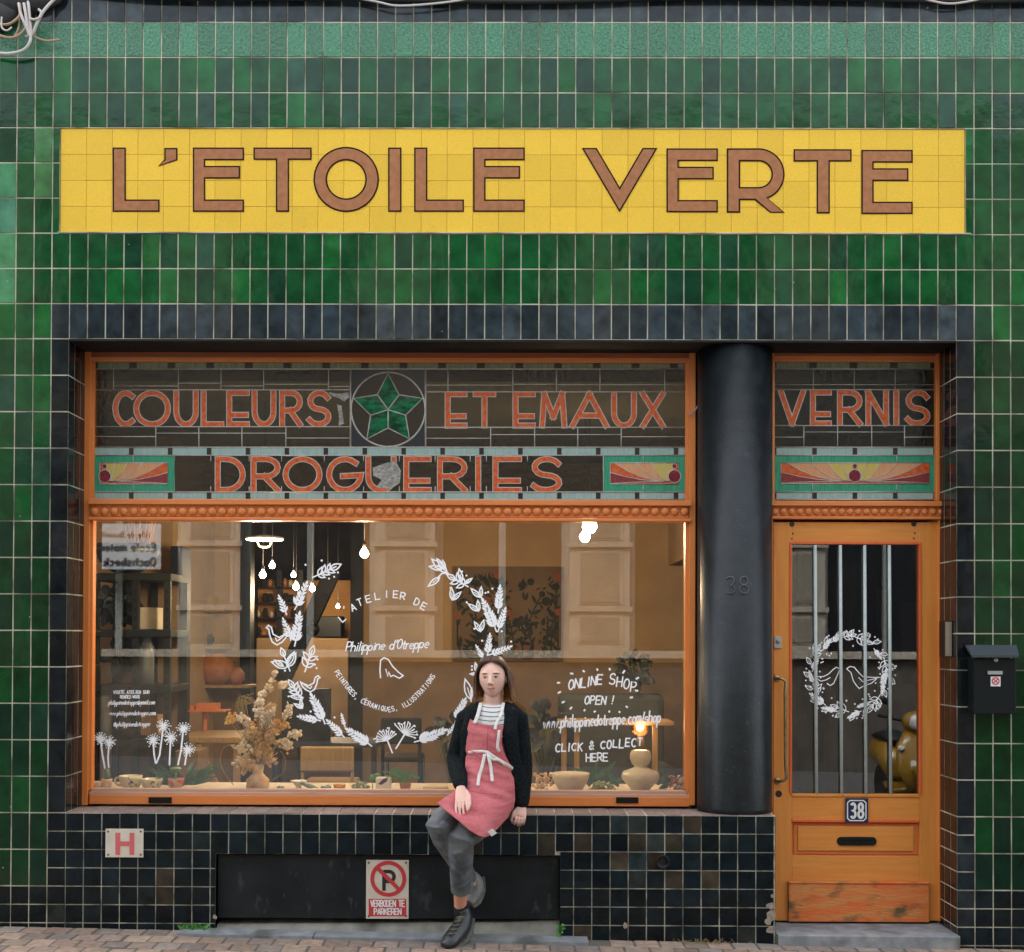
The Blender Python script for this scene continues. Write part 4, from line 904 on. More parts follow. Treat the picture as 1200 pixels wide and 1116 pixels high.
f = MB(); fb(f, 1158, 1175, 786.5, 790.5, -.108, -.099); f.build('slot_flap', M['steel'], mbx); f = MB(); f.lathe([(.012, 0), (.012, .004), (0, .005)], P(1167, 773.5, -.1), 14, axis='Y'); f.build('lock', M['steel'], mbx)
f = MB(); fb(f, 1161, 1172.5, 793, 804.5, -.1012, -.0995, 0); f.build('sticker', M['white'], mbx); f = MB(); ribbon(f, oval(1166.8, 798.3, 4, 4, 16), 1.3, -.102); ribbon(f, [(1164, 795.5), (1169.6, 801)], 1.2, -.102); ribbon(f, [(1169.6, 795.5), (1164, 801)], 1.2, -.1022); f.build('sticker_mark', M['red'], mbx)
ic = thing('intercom', 'narrow steel doorbell panel fixed on the door jamb beside the letterbox', 'doorbell', P(1110, 770, .12))
f = MB(); a_, b_ = P(1102.5, 728, YF - .03), P(1108.6, 770, YF - .03); f.box(a_.x, b_.x, YF - .034, YF - .0045, b_.z, a_.z, 0); f.box(a_.x + .006, b_.x - .006, YF - .036, YF - .0342, a_.z - .11, a_.z - .02, 1); f.box(a_.x + .004, b_.x - .004, YF - .037, YF - .0342, b_.z + .012, b_.z + .10, 2); f.build('bell_panel', [M['black_metal'], M['wood_dark'], M['steel']], ic)
f = MB(); q = P(1117, 728, .1); q2 = P(1117, 770, .1); xx = OX1 - .001
f.box(xx - .03, xx, .085, .19, q2.z, q.z, 0); f.box(xx - .034, xx - .004, .06, .0849, q2.z + .005, q.z - .005, 1); f.build('wall_plate', [M['black_metal'], mat('warm steel', (.38, .36, .28), .35, metal=.6)], ic)
# cables
def cable(name, label, pts, r, m, group=None):
    f = MB(); f.tube([P(x, y, yy) for x, y, yy in pts], r, 8); return tag(f.build(name, m), label, 'cable', group)
def smooth(pts, n=5):
    out = []
    for i in range(len(pts) - 1):
        p0, p1, p2, p3 = (Vector(pts[max(i - 1, 0)]), Vector(pts[i]), Vector(pts[i + 1]), Vector(pts[min(i + 2, len(pts) - 1)]))
        for k in range(n):
            t_ = k / n; out.append(.5 * ((2 * p1) + (p2 - p0) * t_ + (2 * p0 - 5 * p1 + 4 * p2 - p3) * t_ ** 2 + (3 * p1 - p0 - 3 * p2 + p3) * t_ ** 3))
    out.append(Vector(pts[-1])); return out
M['cable'] = mat('black cable sheath', (.012, .012, .013), .5); M['cable_w'] = mat('weathered white cable', (.55, .5, .47), .55); M['cable_c'] = mat('tan cable', (.4, .28, .18), .6)
def cab(label, pts, r, m): cable('cable', label, smooth(pts), r, M[m], 'cables along the top of the wall')
cab('thick black cable sagging along the very top of the wall', [(-260, -22, -.03), (60, -12, -.03), (200, -3, -.03), (400, -2, -.03), (620, 2, -.03), (800, -3, -.03), (1000, -2, -.03), (1160, 1, -.03), (1420, -8, -.03)], .018, 'cable')
cab('second black cable dipping just under the top edge', [(-260, -30, -.02), (100, -18, -.02), (380, -4, -.02), (460, 2, -.02), (560, -2, -.02), (900, -6, -.02), (1090, -2, -.02), (1420, -12, -.02)], .012, 'cable')
cab('thin pale cable dipping below the black ones at the top', [(380, -10, -.04), (440, 2, -.045), (470, 7, -.045), (530, 2, -.045), (580, -8, -.04)], .006, 'cable_w')
cab('thin pale cable sagging at the top near the right end', [(1060, -8, -.04), (1095, 2, -.045), (1115, 4.5, -.045), (1140, 1, -.045), (1170, -6, -.04)], .006, 'cable_w')
jb = MB(); jb.lathe([(.001, 0), (.17, .0), (.17, .05), (.12, .09), (0, .1)], P(18, 6, 0) , 20, axis='Y', squash=1.0); 
jb = MB(); jb.ball(P(22, -4, -.03), (.26, .045, .10), n=18, k=8); jb.ball(P(-10, 14, -.03), (.16, .04, .12), n=14, k=8)
tag(jb.build('cable_sleeve', M['cable']), 'black cable joint sleeve bulging in the top left corner', 'cable joint')
for lab, pts, r, m in (('stout white wire looping down and off the left edge', [(33, 2, -.06), (34, 14, -.07), (36, 40, -.07), (34, 52, -.07), (25, 60, -.06), (8, 63, -.05), (-12, 61, -.04)], .009, 'cable_w'),
    ('white wire rising from the tangle to the black cables', [(66, -3, -.05), (52, 12, -.06), (44, 26, -.07), (38, 40, -.06), (30, 43, -.05)], .009, 'cable_w'),
    ('short white wire hanging straight in the tangle', [(22, 4, -.08), (25, 18, -.085), (31, 32, -.08), (36, 44, -.07)], .0085, 'cable_w'),
    ('white wire next to the short hanging one', [(28, 4, -.08), (30, 16, -.085), (32, 30, -.08), (34, 42, -.07)], .0085, 'cable_w'),
    ('tan wire curling low across the tangle', [(-8, 38, -.05), (4, 43, -.06), (16, 44, -.065), (26, 38, -.07), (33, 28, -.075)], .007, 'cable_c'),
    ('tan wire bending under the black sleeve', [(-8, 28, -.06), (8, 29, -.07), (18, 24, -.08), (24, 16, -.085), (23, 5, -.08)], .0075, 'cable_c'),
    ('pale loose wire end sticking out to the right', [(34, 38, -.05), (42, 44, -.05), (55, 48, -.045), (70, 46.5, -.04)], .006, 'cable_c'),
    ('small loop of pale wire on the right of the tangle', [(35, 22, -.08), (41, 23, -.08), (47, 20, -.08), (48, 14, -.08), (45, 11, -.08)], .007, 'cable_w'),
    ('thin wire drooping in the middle of the tangle', [(2, 20, -.09), (2, 32, -.09), (8, 36, -.09), (14, 32, -.09)], .005, 'cable_w'),
    ('tan wire dropping straight through the tangle', [(23, 14, -.06), (23, 28, -.06), (20, 38, -.06), (16, 44, -.06)], .006, 'cable_c')):
    cable('wire', lab, smooth(pts), r, M[m], 'loose wires in the top left corner')
f = MB(); q0, q1, q2 = P(806, 488, YF - .01), P(815, 480, YF - .03), P(822, 467, YF - .02); f.tube(smooth([q0, q1, q2], 5), [(.006 * (1 - abs(k / 10 - .45)), .003) for k in range(11)], 6); tag(f.build('feather', mat('grey feather', (.30, .27, .23), .9)), 'small grey feather caught on the window frame beside the column', 'feather')
# leaves helper and weeds
def leafblade(mb, base, tip, w, up=(0, -1, 0), m=0, c=None, curl=.0, n=4):
    b_ = Vector(base); t_ = Vector(tip); d_ = t_ - b_; s_ = d_.cross(Vector(up)); s_ = s_.normalized() if s_.length > 1e-6 else EX; nn = s_.cross(d_).normalized()
    v = []
    for i in range(n + 1):
        q = i / n; ww = w * math.sin(math.pi * min(.97, q * .9 + .06)) ** .8 / 2; p_ = b_ + d_ * q + nn * (curl * d_.length * math.sin(math.pi * q)); v += [p_ - s_ * ww + nn * ww * .25, p_, p_ + s_ * ww + nn * ww * .25]
    f_ = []
    for i in range(n): a = 3 * i; f_ += [(a, a + 1, a + 4, a + 3), (a + 1, a + 2, a + 5, a + 4)]
    mb.add(v, f_, m, c, True)
M['leaf'] = mat('fresh leaf', (.06, .2, .03), .45, c2=(.1, .3, .06), ns=30); M['leaf_dark'] = mat('dark leaf', (.02, .09, .035), .4, c2=(.05, .17, .06), ns=25)
M['leaf_blue'] = mat('blackish foliage', (.008, .014, .016), .5, c2=(.018, .03, .028), ns=15); M['stem'] = mat('green stem', (.06, .09, .03), .6); M['dry'] = mat('dry grass', (.3, .23, .1), .8)
random.seed(3)
f = MB(); st = MB(); base = P(228, 1093, -.03); base.z = gz(base.x)
for i in range(60):
    a = random.uniform(0, 2 * math.pi); r_ = random.uniform(.01, .07); p_ = base + Vector((r_ * 1.3 * math.cos(a), r_ * .4 * math.sin(a), random.uniform(0, .02))); leafblade(f, p_, p_ + Vector((random.uniform(-.03, .03), random.uniform(-.03, .01), random.uniform(.01, .035))), .012)
w1 = thing('weed', 'low clump of bright green weed at the foot of the plinth on the left', 'weed', base); f.build('foliage', M['leaf'], w1)
base = P(657, 1103, -.03); base.z = gz(base.x); f = MB(); st = MB(); st.tube([base, base + Vector((.004, 0, .04)), base + Vector((-.004, -.005, .08))], .0018, 5)
for i in range(16):
    h = random.uniform(.02, .085); p_ = base + Vector((0, 0, h)); a = random.uniform(0, 6.28); leafblade(f, p_, p_ + Vector((.028 * math.cos(a), .02 * math.sin(a) - .005, random.uniform(-.005, .015))), .018)
w2 = thing('weed', 'small leafy weed sprouting at the right end of the basement opening', 'weed', base); f.build('foliage', M['leaf'], w2); st.build('stem', M['stem'], w2)
base = P(825, 1105, -.02); base.z = gz(base.x); f = MB()
for i in range(70):
    p_ = base + Vector((random.gauss(0, .09), random.uniform(-.03, 0), 0)); f.tube([p_, p_ + Vector((random.uniform(-.03, .03), random.uniform(-.02, 0), random.uniform(.006, .03)))], .001, 4)
tag(f.build('dry_grass', M['dry']), 'wisps of dry grass along the foot of the plinth near the door', 'grass', kind='stuff')
# ------------------------------------------------------------------ the other side of the street (seen in the glass)
YO = -10.0
M['facade'] = mat('sandstone facade', (.22, .20, .165), .85, c2=(.28, .255, .21), ns=3, bump=.3, bs=40); M['facade_p'] = mat('rough stone panel', (.10, .09, .07), .9, c2=(.2, .185, .145), ns=60, bump=.8, bs=60)
M['facade_w'] = mat('facade window glass', (.008, .01, .014), .15, spec=.12); M['facade_j'] = mat('grey joinery', (.18, .19, .18), .5)
ob = thing('opposite_building', 'pale stone facade with panelled piers across the street reflected in the shop window', 'building', (0, YO, 0))
f = MB(); pn = MB(); wn = MB(); jn = MB(); VS = 17.3
def vx(px): return CAM.x + (px - 590) / 1470 * VS
TOPO = 8.6
f.box(-12, 12, YO - .9, YO - .35, -1, TOPO, 0); lo = MB(); lo.box(-12, 12, YO - .36, YO + .06, -1, 1.35); lo.build('base_course', mat('dark base stone', (.035, .03, .024), .8, c2=(.06, .05, .04), ns=5), ob); f.box(-12, 12, YO - .34, YO + .02, 4.35, TOPO, 0)
for z in (1.35, 4.25, TOPO - .25): f.box(-12, 12, YO - .34, YO + .16, z, z + .1, 0)
cs = [vx(240 + 232 * k) for k in range(-4, 8)]
for i, c0 in enumerate(cs):
    f.box(c0 - .42, c0 + .42, YO - .34, YO + .05, 1.45, 4.25, 0)
    for z0, z1 in ((1.55, 1.95), (2.1, 2.85), (3.0, 3.5), (3.62, 4.15)): 
        pn.box(c0 - .27, c0 + .27, YO + .0501, YO + .075, z0 + .03, z1 - .03); f.box(c0 - .33, c0 + .33, YO + .05, YO + .062, z0, z1, 0)
    for z in (2.0, 2.9): f.box(c0 - .46, c0 + .46, YO + .05, YO + .1, z, z + .07, 0)
    if i < len(cs) - 1:
        c1 = cs[i + 1]; wn.box(c0 + .42, c1 - .42, YO - .33, YO - .3, 1.45, 4.25); jn.box(c0 + .42, c0 + .52, YO - .3, YO - .2, 1.45, 4.25); jn.box(c1 - .52, c1 - .42, YO - .3, YO - .2, 1.45, 4.25); m_ = (c0 + c1) / 2; jn.box(m_ - .05, m_ + .05, YO - .3, YO - .22, 1.45, 4.25); jn.box(c0 + .52, c1 - .52, YO - .3, YO - .22, 3.4, 3.5)
        wn.box(c0 + .55, c1 - .55, YO + .0201, YO + .03, 5.0, 7.4); jn.box(m_ - .05, m_ + .05, YO + .0301, YO + .05, 5.0, 7.4)
f.build('wall', M['facade'], ob); pn.build('stone_panel', M['facade_p'], ob); wn.build('window_glass', M['facade_w'], ob); jn.build('window_joinery', M['facade_j'], ob)
ss = thing('school_sign', 'white school name board across the street reflected back to front in the window corner', 'sign', (vx(150), YO + .2, 2.5))
xr, xl, zt_, zb_ = vx(184), vx(84), CAM.z + (750 - 614) / 1470 * VS, CAM.z + (750 - 668) / 1470 * VS
f = MB(); f.box(xl, xr, YO + .16, YO + .18, zb_, zt_); f.build('board', mat('school board', (.36, .38, .40), .5), ss)
def world_text(mb, s, x0, x1, z0, h, w, y):
    """writing on the far facade, facing the shop: runs towards -x"""
    ws = [NARROW.get(c, .9) for c in s]; k = (x1 - x0) / (sum(ws) + .3 * (len(s) - 1)); x = x1
    for c, wd in zip(s, ws):
        for st in G.get(c, []):
            q = [p_ for p_ in st if p_ != 'closed']; q = q + [q[0]] if st[-1] == 'closed' else q
            for a, b in zip(q, q[1:]):
                A_ = Vector((x - a[0] * wd * k, y, z0 + (1 - a[1]) * h)); B_ = Vector((x - b[0] * wd * k, y, z0 + (1 - b[1]) * h)); mb.bar(A_, B_, w, .003)
        x -= (wd + .3) * k
f = MB(); H = zt_ - zb_
world_text(f, 'Ville de Bruxelles', xr - .92, xr - .14, zt_ - H * .30, H * .13, .014, YO + .182); world_text(f, 'Ecole maternelle', xr - 1.15, xr - .08, zt_ - H * .60, H * .17, .036, YO + .182); world_text(f, 'Dachsbeck', xr - .80, xr - .08, zb_ + H * .08, H * .17, .036, YO + .182)
f.build('lettering', M['ink'], ss)
# yellow scooter parked across, reflected in the door pane
sc = thing('scooter', 'yellow motor scooter parked behind the viewer and reflected in the door glass', 'scooter', (4.16, -5.6, gz(4) - .08))
M['scoot'] = mat('yellow scooter paint', (.20, .11, .008), .3, coat=.1); M['rubber'] = mat('tyre rubber', (.012, .012, .012), .7); M['lens'] = mat('lamp lens', (.5, .5, .5), .08)
B0 = Vector((4.16, -5.6, gz(4) - .08))
def sv(x, y, z): return B0 + Vector((x, y, z))
f = MB(); f.tube([sv(0, .48, .28), sv(0, .44, .5), sv(0, .36, .75), sv(0, .30, .92)], [(.1, .05), (.22, .06), (.2, .06), (.08, .05)], 14, ref=(1, 0, 0)); f.tube([sv(0, .42, .3), sv(0, .1, .24), sv(0, -.2, .3)], [(.18, .04)] * 3, 10, ref=(1, 0, 0)); f.tube([sv(0, -.15, .35), sv(0, -.35, .58), sv(0, -.7, .6), sv(0, -.95, .52)], [(.12, .1), (.19, .18), (.18, .17), (.05, .05)], 14, ref=(1, 0, 0)); f.tube([sv(0, .7, .36), sv(0, .56, .52), sv(0, .42, .5)], [(.06, .03), (.09, .05), (.07, .05)], 10, ref=(1, 0, 0)); f.ball(sv(0, .32, .98), (.13, .12, .11), n=14, k=9); f.build('body', M['scoot'], sc)
f = MB(); f.tube([sv(0, -.2, .74), sv(0, -.45, .79), sv(0, -.8, .76)], [(.1, .04), (.15, .06), (.12, .04)], 12, ref=(1, 0, 0)); f.build('seat', M['black_metal'], sc)
f = MB(); f.tube([sv(-.34, .22, 1.04), sv(-.15, .29, 1.0), sv(.15, .29, 1.0), sv(.34, .22, 1.04)], .017, 8); [f.tube([sv(s2 * .2, .28, 1.01), sv(s2 * .27, .26, 1.16)], .008, 6) for s2 in (-1, 1)]; f.build('handlebar', M['black_metal'], sc)
for s2 in (-1, 1): f = MB(); f.ball(sv(s2 * .28, .26, 1.2), (.055, .015, .045), n=12, k=7); f.build('mirror', M['black_metal'], sc)
f = MB(); f.box(B0.x - .09, B0.x + .09, B0.y + .475, B0.y + .485, B0.z + .5, B0.z + .6); f.build('number_plate', M['white'], sc)
f = MB(); [f.ball(sv(s2 * .17, .43, .72), (.035, .02, .03), n=10, k=6) for s2 in (-1, 1)]; f.build('indicator', M['lens'], sc)
f = MB(); f.lathe([(.001, .0), (.08, .0), (.085, .03), (.07, .05)], sv(0, .42, .98), 16, axis='Y'); f.ball(sv(0, .43, .98), (.075, .025, .075)); f.build('headlight', M['lens'], sc)
for yy in (.62, -.7):
    f = MB(); f.lathe([(.12, -.045), (.215, -.05), (.235, 0), (.215, .05), (.12, .045)], sv(0, yy, .235), 24, axis='X'); f.build('wheel', M['rubber'], sc)
# ------------------------------------------------------------------ the room behind the window
random.seed(17)
M['wall_in'] = mat('ochre plaster wall', (.40, .275, .145), .85, c2=(.33, .22, .115), ns=2.5, bump=.1, bs=20)
M['wall_low'] = mat('dark ochre dado', (.17, .11, .055), .8, c2=(.22, .14, .07), ns=5)
M['wall_dk'] = mat('dark back wall', (.04, .04, .042), .8, c2=(.07, .065, .06), ns=4)
M['floor_in'] = mat('dark floor', (.06, .045, .03), .5, c2=(.09, .065, .045), ns=6)
M['ceil'] = mat('dim ceiling', (.2, .18, .15), .9)
YB = 4.0; CZ = 3.15; XL = -4.4; XR = PX(783, 700, YB)
def struct(mb, name, m):
    o = mb.build(name, m); o['kind'] = 'structure'; return o
f = MB(); f.box(XL, 3.2, .52, 9.5, -.12, -.02); struct(f, 'interior_floor', M['floor_in'])
f = MB(); f.box(XL, 3.2, .52, 9.5, CZ, CZ + .1); struct(f, 'ceiling', M['ceil'])
xd0, xd1, xp = PX(289, 700, YB), PX(414, 700, YB), PX(202, 700, 2.6); zdado = PZ(776, 600, YB)
f = MB(); f.box(xp, xd0, YB, YB + .12, zdado, CZ); f.box(xd1, XR + .2, YB, YB + .12, zdado, CZ); f.box(xd0, xd1, YB, YB + .12, PZ(598, 350, YB), CZ)
f.box(XL, xp, 2.6, 2.7, 0, CZ); f.box(xp - .1, xp, 2.7, YB, 0, CZ)
struct(f, 'back_wall', M['wall_in'])
f = MB(); f.box(xp, xd0, YB - .01, YB + .12, 0, zdado); f.box(xd1, XR + .2, YB - .01, YB + .12, 0, zdado); struct(f, 'lower_wall', M['wall_low'])
f = MB(); f.box(XR, XR + .1, .6, YB - .9, 0, CZ); f.box(XR, XR + .1, YB - .9, YB, PZ(658, 800, 3.4), CZ); struct(f, 'side_wall', M['wall_in'])
f = MB(); f.box(XL, XL + .1, .52, 2.6, 0, CZ); struct(f, 'left_wall', M['wall_in'])
f = MB(); f.box(XL, 3.2, 9.3, 9.4, 0, CZ); f.box(xd0 - 1.2, xd0 - 1.1, YB + .12, 9.3, 0, CZ); f.box(xd1 + .9, xd1 + 1, YB + .12, 9.3, 0, CZ); f.box(3.1, 3.2, .6, 9.3, 0, CZ); f.box(XR + .1, 3.1, 6.5, 6.6, 0, CZ); struct(f, 'rear_wall', M['wall_dk'])
# frames of the doorway
f = MB(); f.box(xd0 - .05, xd0 + .04, YB - .03, YB + .14, 0, PZ(598, 350, YB)); f.box(xd1 - .02, xd1 + .09, YB - .05, YB + .14, 0, PZ(560, 350, YB))
tag(f.build('door_post', M['black_metal']), 'dark posts framing the open doorway to the back workshop', 'doorway')
f = MB(); bx0, bx1 = PX(297, 700, 7.4), PX(412, 700, 7.4); zt = PZ(670, 350, 7.4)
f.box(bx0, bx1, 7.4, 7.5, -.02, zt - .1); M['glow'] = mat('amber painted partition', (.40, .21, .055), .7, c2=(.30, .14, .035), ns=4)
tag(f.build('partition', M['glow']), 'amber partition in the lit workshop beyond the doorway', 'partition')
def boxy(name, label, cat, x0, x1, y0, y1, Ya, dep, m, bev=.004):
    f = MB(); fb(f, x0, x1, y0, y1, Ya, Ya + dep); return tag(f.build(name, m, bevel=bev), label, cat)
t = thing('workshop_shelf', 'open shelf crowded with pots in the lit workshop beyond the doorway', 'shelf', (P(318, 800, 7.1).x, 7.1, 0))
for px_ in (298, 327, 352): f = MB(); xx = PX(px_, 700, 7.1); f.box(xx - .03, xx + .03, 7.1, 7.16, 0, PZ(668, 320, 7.1)); f.build('post', M['black_metal'], t)
for py_ in (688, 706, 724, 745, 768): f = MB(); fb(f, 298, 352, py_, py_ + 1.6, 7.1, 7.35); f.build('board', M['black_metal'], t)
f = MB(); random.seed(77)
for py_ in (688, 706, 724, 745, 768):
    for k in range(6):
        c0 = P(302 + k * 8 + random.uniform(-2, 2), py_, 7.2); h_ = random.uniform(.04, .11); r_ = random.uniform(.02, .045); f.lathe([(r_ * .7, 0), (r_, h_ * .5), (r_ * .6, h_)], c0 + EZ * .002, 10, random.choice((0, 0, 1, 2)))
f.build('pots', [M['void'], mat('shelf pot rust', (.3, .12, .05), .6), mat('shelf pot cream', (.45, .4, .3), .6)], t); t.children[-1]['kind'] = 'stuff'
boxy('workbench', 'dark workbench crowded against the amber partition in the workshop', 'workbench', 300, 408, 748, 860, 6.6, .5, M['wall_low'], .01)
boxy('tool_chest', 'black tool chest standing on the dark workbench', 'chest', 362, 400, 722, 747, 6.7, .3, M['black_metal'], .01)
# lamps
M['bulb'] = mat('glowing bulb', (1, .86, .62), .3, emit=14); M['socket'] = mat('bakelite socket', (.02, .018, .016), .4); M['flex'] = mat('lamp flex', (.02, .018, .016), .6)
BULBS = [(427, 649, 2.0, .032, 14, 'clear bulb hanging before the pale wall right of the dark doorway post'), (691, 617, 1.5, .050, 24, 'larger and upper of the two bulbs hanging at the top right'), (685.5, 629.5, 1.7, .037, 16, 'smaller and lower of the two bulbs hanging at the top right'),
    (319, 663, 5.2, .045, 9, 'bulb left of the doorway, highest of the workshop cluster'), (308, 674, 5.0, .05, 9, 'leftmost bulb of the workshop cluster'), (344, 674, 6.0, .04, 9, 'small bulb in the middle of the doorway just above another'), (347, 688, 5.8, .05, 9, 'bulb directly below the small middle one'), (366, 690, 5.4, .045, 9, 'bulb by the white leaf drawing in the doorway'), (384, 699, 5.4, .045, 9, 'bulb at the right of the workshop cluster by the dark beam'), (396, 711, 6.2, .03, 4, 'tiny bulb low at the right end of the cluster')]
for px_, py_, yy, r_, e_, lab in BULBS:
    if yy > 4: r_ *= .66
    c0 = P(px_, py_, yy); t = thing('hanging_bulb', lab, 'lamp', c0, 'bare bulbs hanging in the shop')
    f = MB(); f.lathe([(0, -r_), (r_ * .6, -r_ * .82), (r_, -.1 * r_), (r_ * .9, r_ * .4), (r_ * .5, r_ * .95), (r_ * .4, r_ * 1.15), (r_ * .4, r_ * 1.4)], c0, 14); f.build('bulb', M['bulb'], t)
    f = MB(); f.lathe([(r_ * .42, r_ * 1.4), (r_ * .45, r_ * 2.4), (.006, r_ * 2.6)], c0, 10); f.build('socket', M['socket'], t)
    f = MB(); f.tube([c0 + EZ * r_ * 2.5, Vector((c0.x, c0.y, CZ))], .004, 5); f.build('flex', M['flex'], t)
    ld = bpy.data.lights.new('bulb_light', 'POINT'); ld.energy = e_ * .4; ld.color = (1, .72, .42); ld.shadow_soft_size = r_; ld.specular_factor = .2; lo = bpy.data.objects.new('bulb_light', ld); COL.objects.link(lo); lo.parent = t; lo.location = (0, -r_ * 1.6, -r_ * 1.2)
c0 = P(310, 631.5, 1.15); t = thing('pendant_lamp', 'flat disc pendant lamp glowing at the top left of the window', 'lamp', c0)
f = MB(); f.lathe([(.015, .025), (.122, .009), (.126, -.003), (.119, -.006)], c0, 24); f.build('shade', M['cable_w'], t); f = MB(); f.lathe([(0.0, -.009), (.115, -.008), (.119, -.005)], c0, 24); f.build('diffuser', M['bulb'], t); f = MB(); f.tube(smooth([c0 + Vector((-.05, 0, -.01)), c0 + Vector((-.03, 0, -.052)), c0 + Vector((.03, 0, -.052)), c0 + Vector((.05, 0, -.01))]), .006, 6); f.build('loop', M['brass'], t); f = MB(); f.tube([c0 + EZ * .03, Vector((c0.x, c0.y, CZ))], .004, 5); f.build('flex', M['flex'], t)
ld = bpy.data.lights.new('pendant_light', 'POINT'); ld.energy = 8; ld.color = (1, .74, .46); ld.shadow_soft_size = .1; lo = bpy.data.objects.new('pendant_light', ld); COL.objects.link(lo); lo.parent = t; lo.location = (0, -.1, -.12)
c0 = P(750, 853, 2.0); t = thing('globe_lamp', 'small glass globe lamp glowing behind the double gourd vase', 'lamp', c0)
f = MB(); f.ball(c0, .066, n=16, k=10); f.build('globe', glass_mat('amber globe', 1.2, .0, (.85, .5, .3), (.8, .3, .12), .35), t); f = MB(); f.ball(c0 + EZ * .01, (.026, .026, .032)); f.build('bulb', M['bulb'], t); f = MB(); f.lathe([(.05, -.16), (.03, -.08), (.025, -.07)], c0, 12); f.tube([c0 - EZ * .15, Vector((c0.x, c0.y, 0))], .012, 8); f.build('foot', M['brass'], t)
ld = bpy.data.lights.new('globe_light', 'POINT'); ld.energy = 1.2; ld.color = (1, .6, .28); ld.shadow_soft_size = .05; lo = bpy.data.objects.new('globe_light', ld); COL.objects.link(lo); lo.parent = t; lo.location = (0, -.1, 0.05)
# mural
M['mural'] = mat('brown mural ground', (.12, .08, .042), .8, c2=(.16, .11, .06), ns=4); M['mural_d'] = mat('dark botanical paint', (.010, .016, .014), .8, c2=(.03, .036, .02), ns=10); M['mural_r'] = mat('rust botanical paint', (.22, .07, .03), .8)
t = thing('wall_hanging', 'wide brown wall hanging with dark plants and thistles on the back wall', 'wall hanging', P(595, 776, YB - .02))
f = MB(); a_, b_ = P(531, 664, YB), P(660, 775, YB); f.box(a_.x, b_.x, YB - .03, YB - .006, b_.z, a_.z); f.build('cloth', M['mural'], t)
f = MB(); g2 = MB(); Ym = YB - .033
for (x, y, l) in ((540, 771, 60), (551, 772, 90), (560, 772, 45), (570, 772, 70), (592, 772, 95), (601, 772, 55), (612, 772, 80), (624, 772, 50), (637, 772, 98), (652, 772, 60), (648, 772, 85), (580, 772, 100), (540, 722, 45)):
    q = [(x, y)]; a = -90 + random.uniform(-18, 18)
    for k in range(6): a += random.uniform(-16, 16); q.append((min(654, max(536, q[-1][0] + l / 6 * math.cos(rad(a)))), max(672, q[-1][1] + l / 6 * math.sin(rad(a)))))
    ribbon(f, q, 1.8, Ym)
    for k in range(0, 6):
        for s_ in (-1, 1):
            aa = a + s_ * random.uniform(35, 65); r_ = random.uniform(7, 16)
            if not (534 < q[k][0] + r_ * math.cos(rad(aa)) < 657 and 667 < q[k][1] + r_ * math.sin(rad(aa)) < 773): continue
            leaf(f if random.random() < .96 else g2, q[k][0], q[k][1], q[k][0] + r_ * math.cos(rad(aa)), q[k][1] + r_ * math.sin(rad(aa)), .34, Ym - .0008, True)
    pdisc(f if random.random() < .8 else g2, q[-1][0], q[-1][1], random.uniform(3, 5.5), Ym - .0016)
for k in range(150):
    x, y, a = random.uniform(540, 650), 768 - 92 * random.random() ** 1.5, rad(random.uniform(-160, -20)); r_ = random.uniform(5, 11); leaf(f, x, y, x + r_ * math.cos(a), max(668, y + r_ * math.sin(a)), random.uniform(.25, .45), Ym - .0008, True)
for x, y in ((640, 705), (622, 682), (606, 730), (558, 700), (644, 741)): pdisc(f, x, y, random.uniform(4, 6), Ym - .0014)
for k in range(9): x = 536 + k * 6; leaf(f, x, 668 + random.uniform(0, 10), x + random.uniform(4, 10), 668 + random.uniform(8, 22), .4, Ym - .001, True)
f.build('dark_plants', M['mural_d'], t); g2.build('rust_flowers', M['mural_r'], t)
# furniture
M['bw'] = mat('pale beech', (.30, .19, .08), .5, c2=(.38, .25, .11), ns=6, stretch=(8, 8, 1)); M['rack'] = mat('grey green slotted steel', (.018, .024, .020), .5, metal=.3); M['dkblue'] = mat('blue black paint', (.014, .02, .03), .5)
M['cream'] = mat('cream glaze', (.62, .56, .42), .3, c2=(.54, .48, .34), ns=20); M['terra'] = mat('terracotta', (.40, .17, .08), .6, c2=(.32, .12, .05), ns=15); M['teal_c'] = mat('dusty teal glaze', (.2, .33, .3), .3, c2=(.3, .42, .38), ns=20); M['basin'] = mat('slate blue basin', (.03, .045, .065), .4)
t = thing('shelf_rack', 'grey green slotted steel shelf rack at the left end of the window', 'shelf', (P(153, 900, 1.5).x, 1.5, 0))
xa, xm, xb = PX(112, 800, 1.5), PX(159, 800, 1.5), PX(196, 800, 1.5); ztp = PZ(672, 150, 1.5)
for x in (xa, xm, xb):
    for yy in (1.5, 1.95):
        f = MB(); f.box(x - .022, x + .022, yy - .02, yy + .02, -.02, ztp); [f.box(x - .006, x + .006, yy - .0225, yy - .0205, z / 100, z / 100 + .03, 1) for z in range(10, 195, 6)] if yy < 1.6 else None; f.build('post', [M['rack'], M['void']], t)
for zz in (ztp, PZ(738, 150, 1.5), PZ(803, 150, 1.5), PZ(866, 150, 1.5), PZ(925, 150, 1.5)):
    f = MB(); f.box(xa - .03, xb + .03, 1.47, 1.98, zz - .05, zz); f.build('shelf', M['rack'], t, bevel=.004)
f = MB(); f.box(xa, xb, 1.96, 1.975, 0, ztp); f.build('back_panel', M['wall_low'], t)
zs1, zs2 = PZ(738, 150, 1.5), PZ(803, 150, 1.5)
q = P(152, 672, 1.62); f = MB(); f.lathe([(.07, .0), (.16, .05), (.215, .14), (.225, .2), (.21, .2), (.15, .06), (0, .03)], Vector((q.x - .02, q.y, ztp + .002)), 28); tag(f.build('basin', M['basin']), 'wide slate blue basin standing on top of the shelf rack', 'basin')
f = MB()
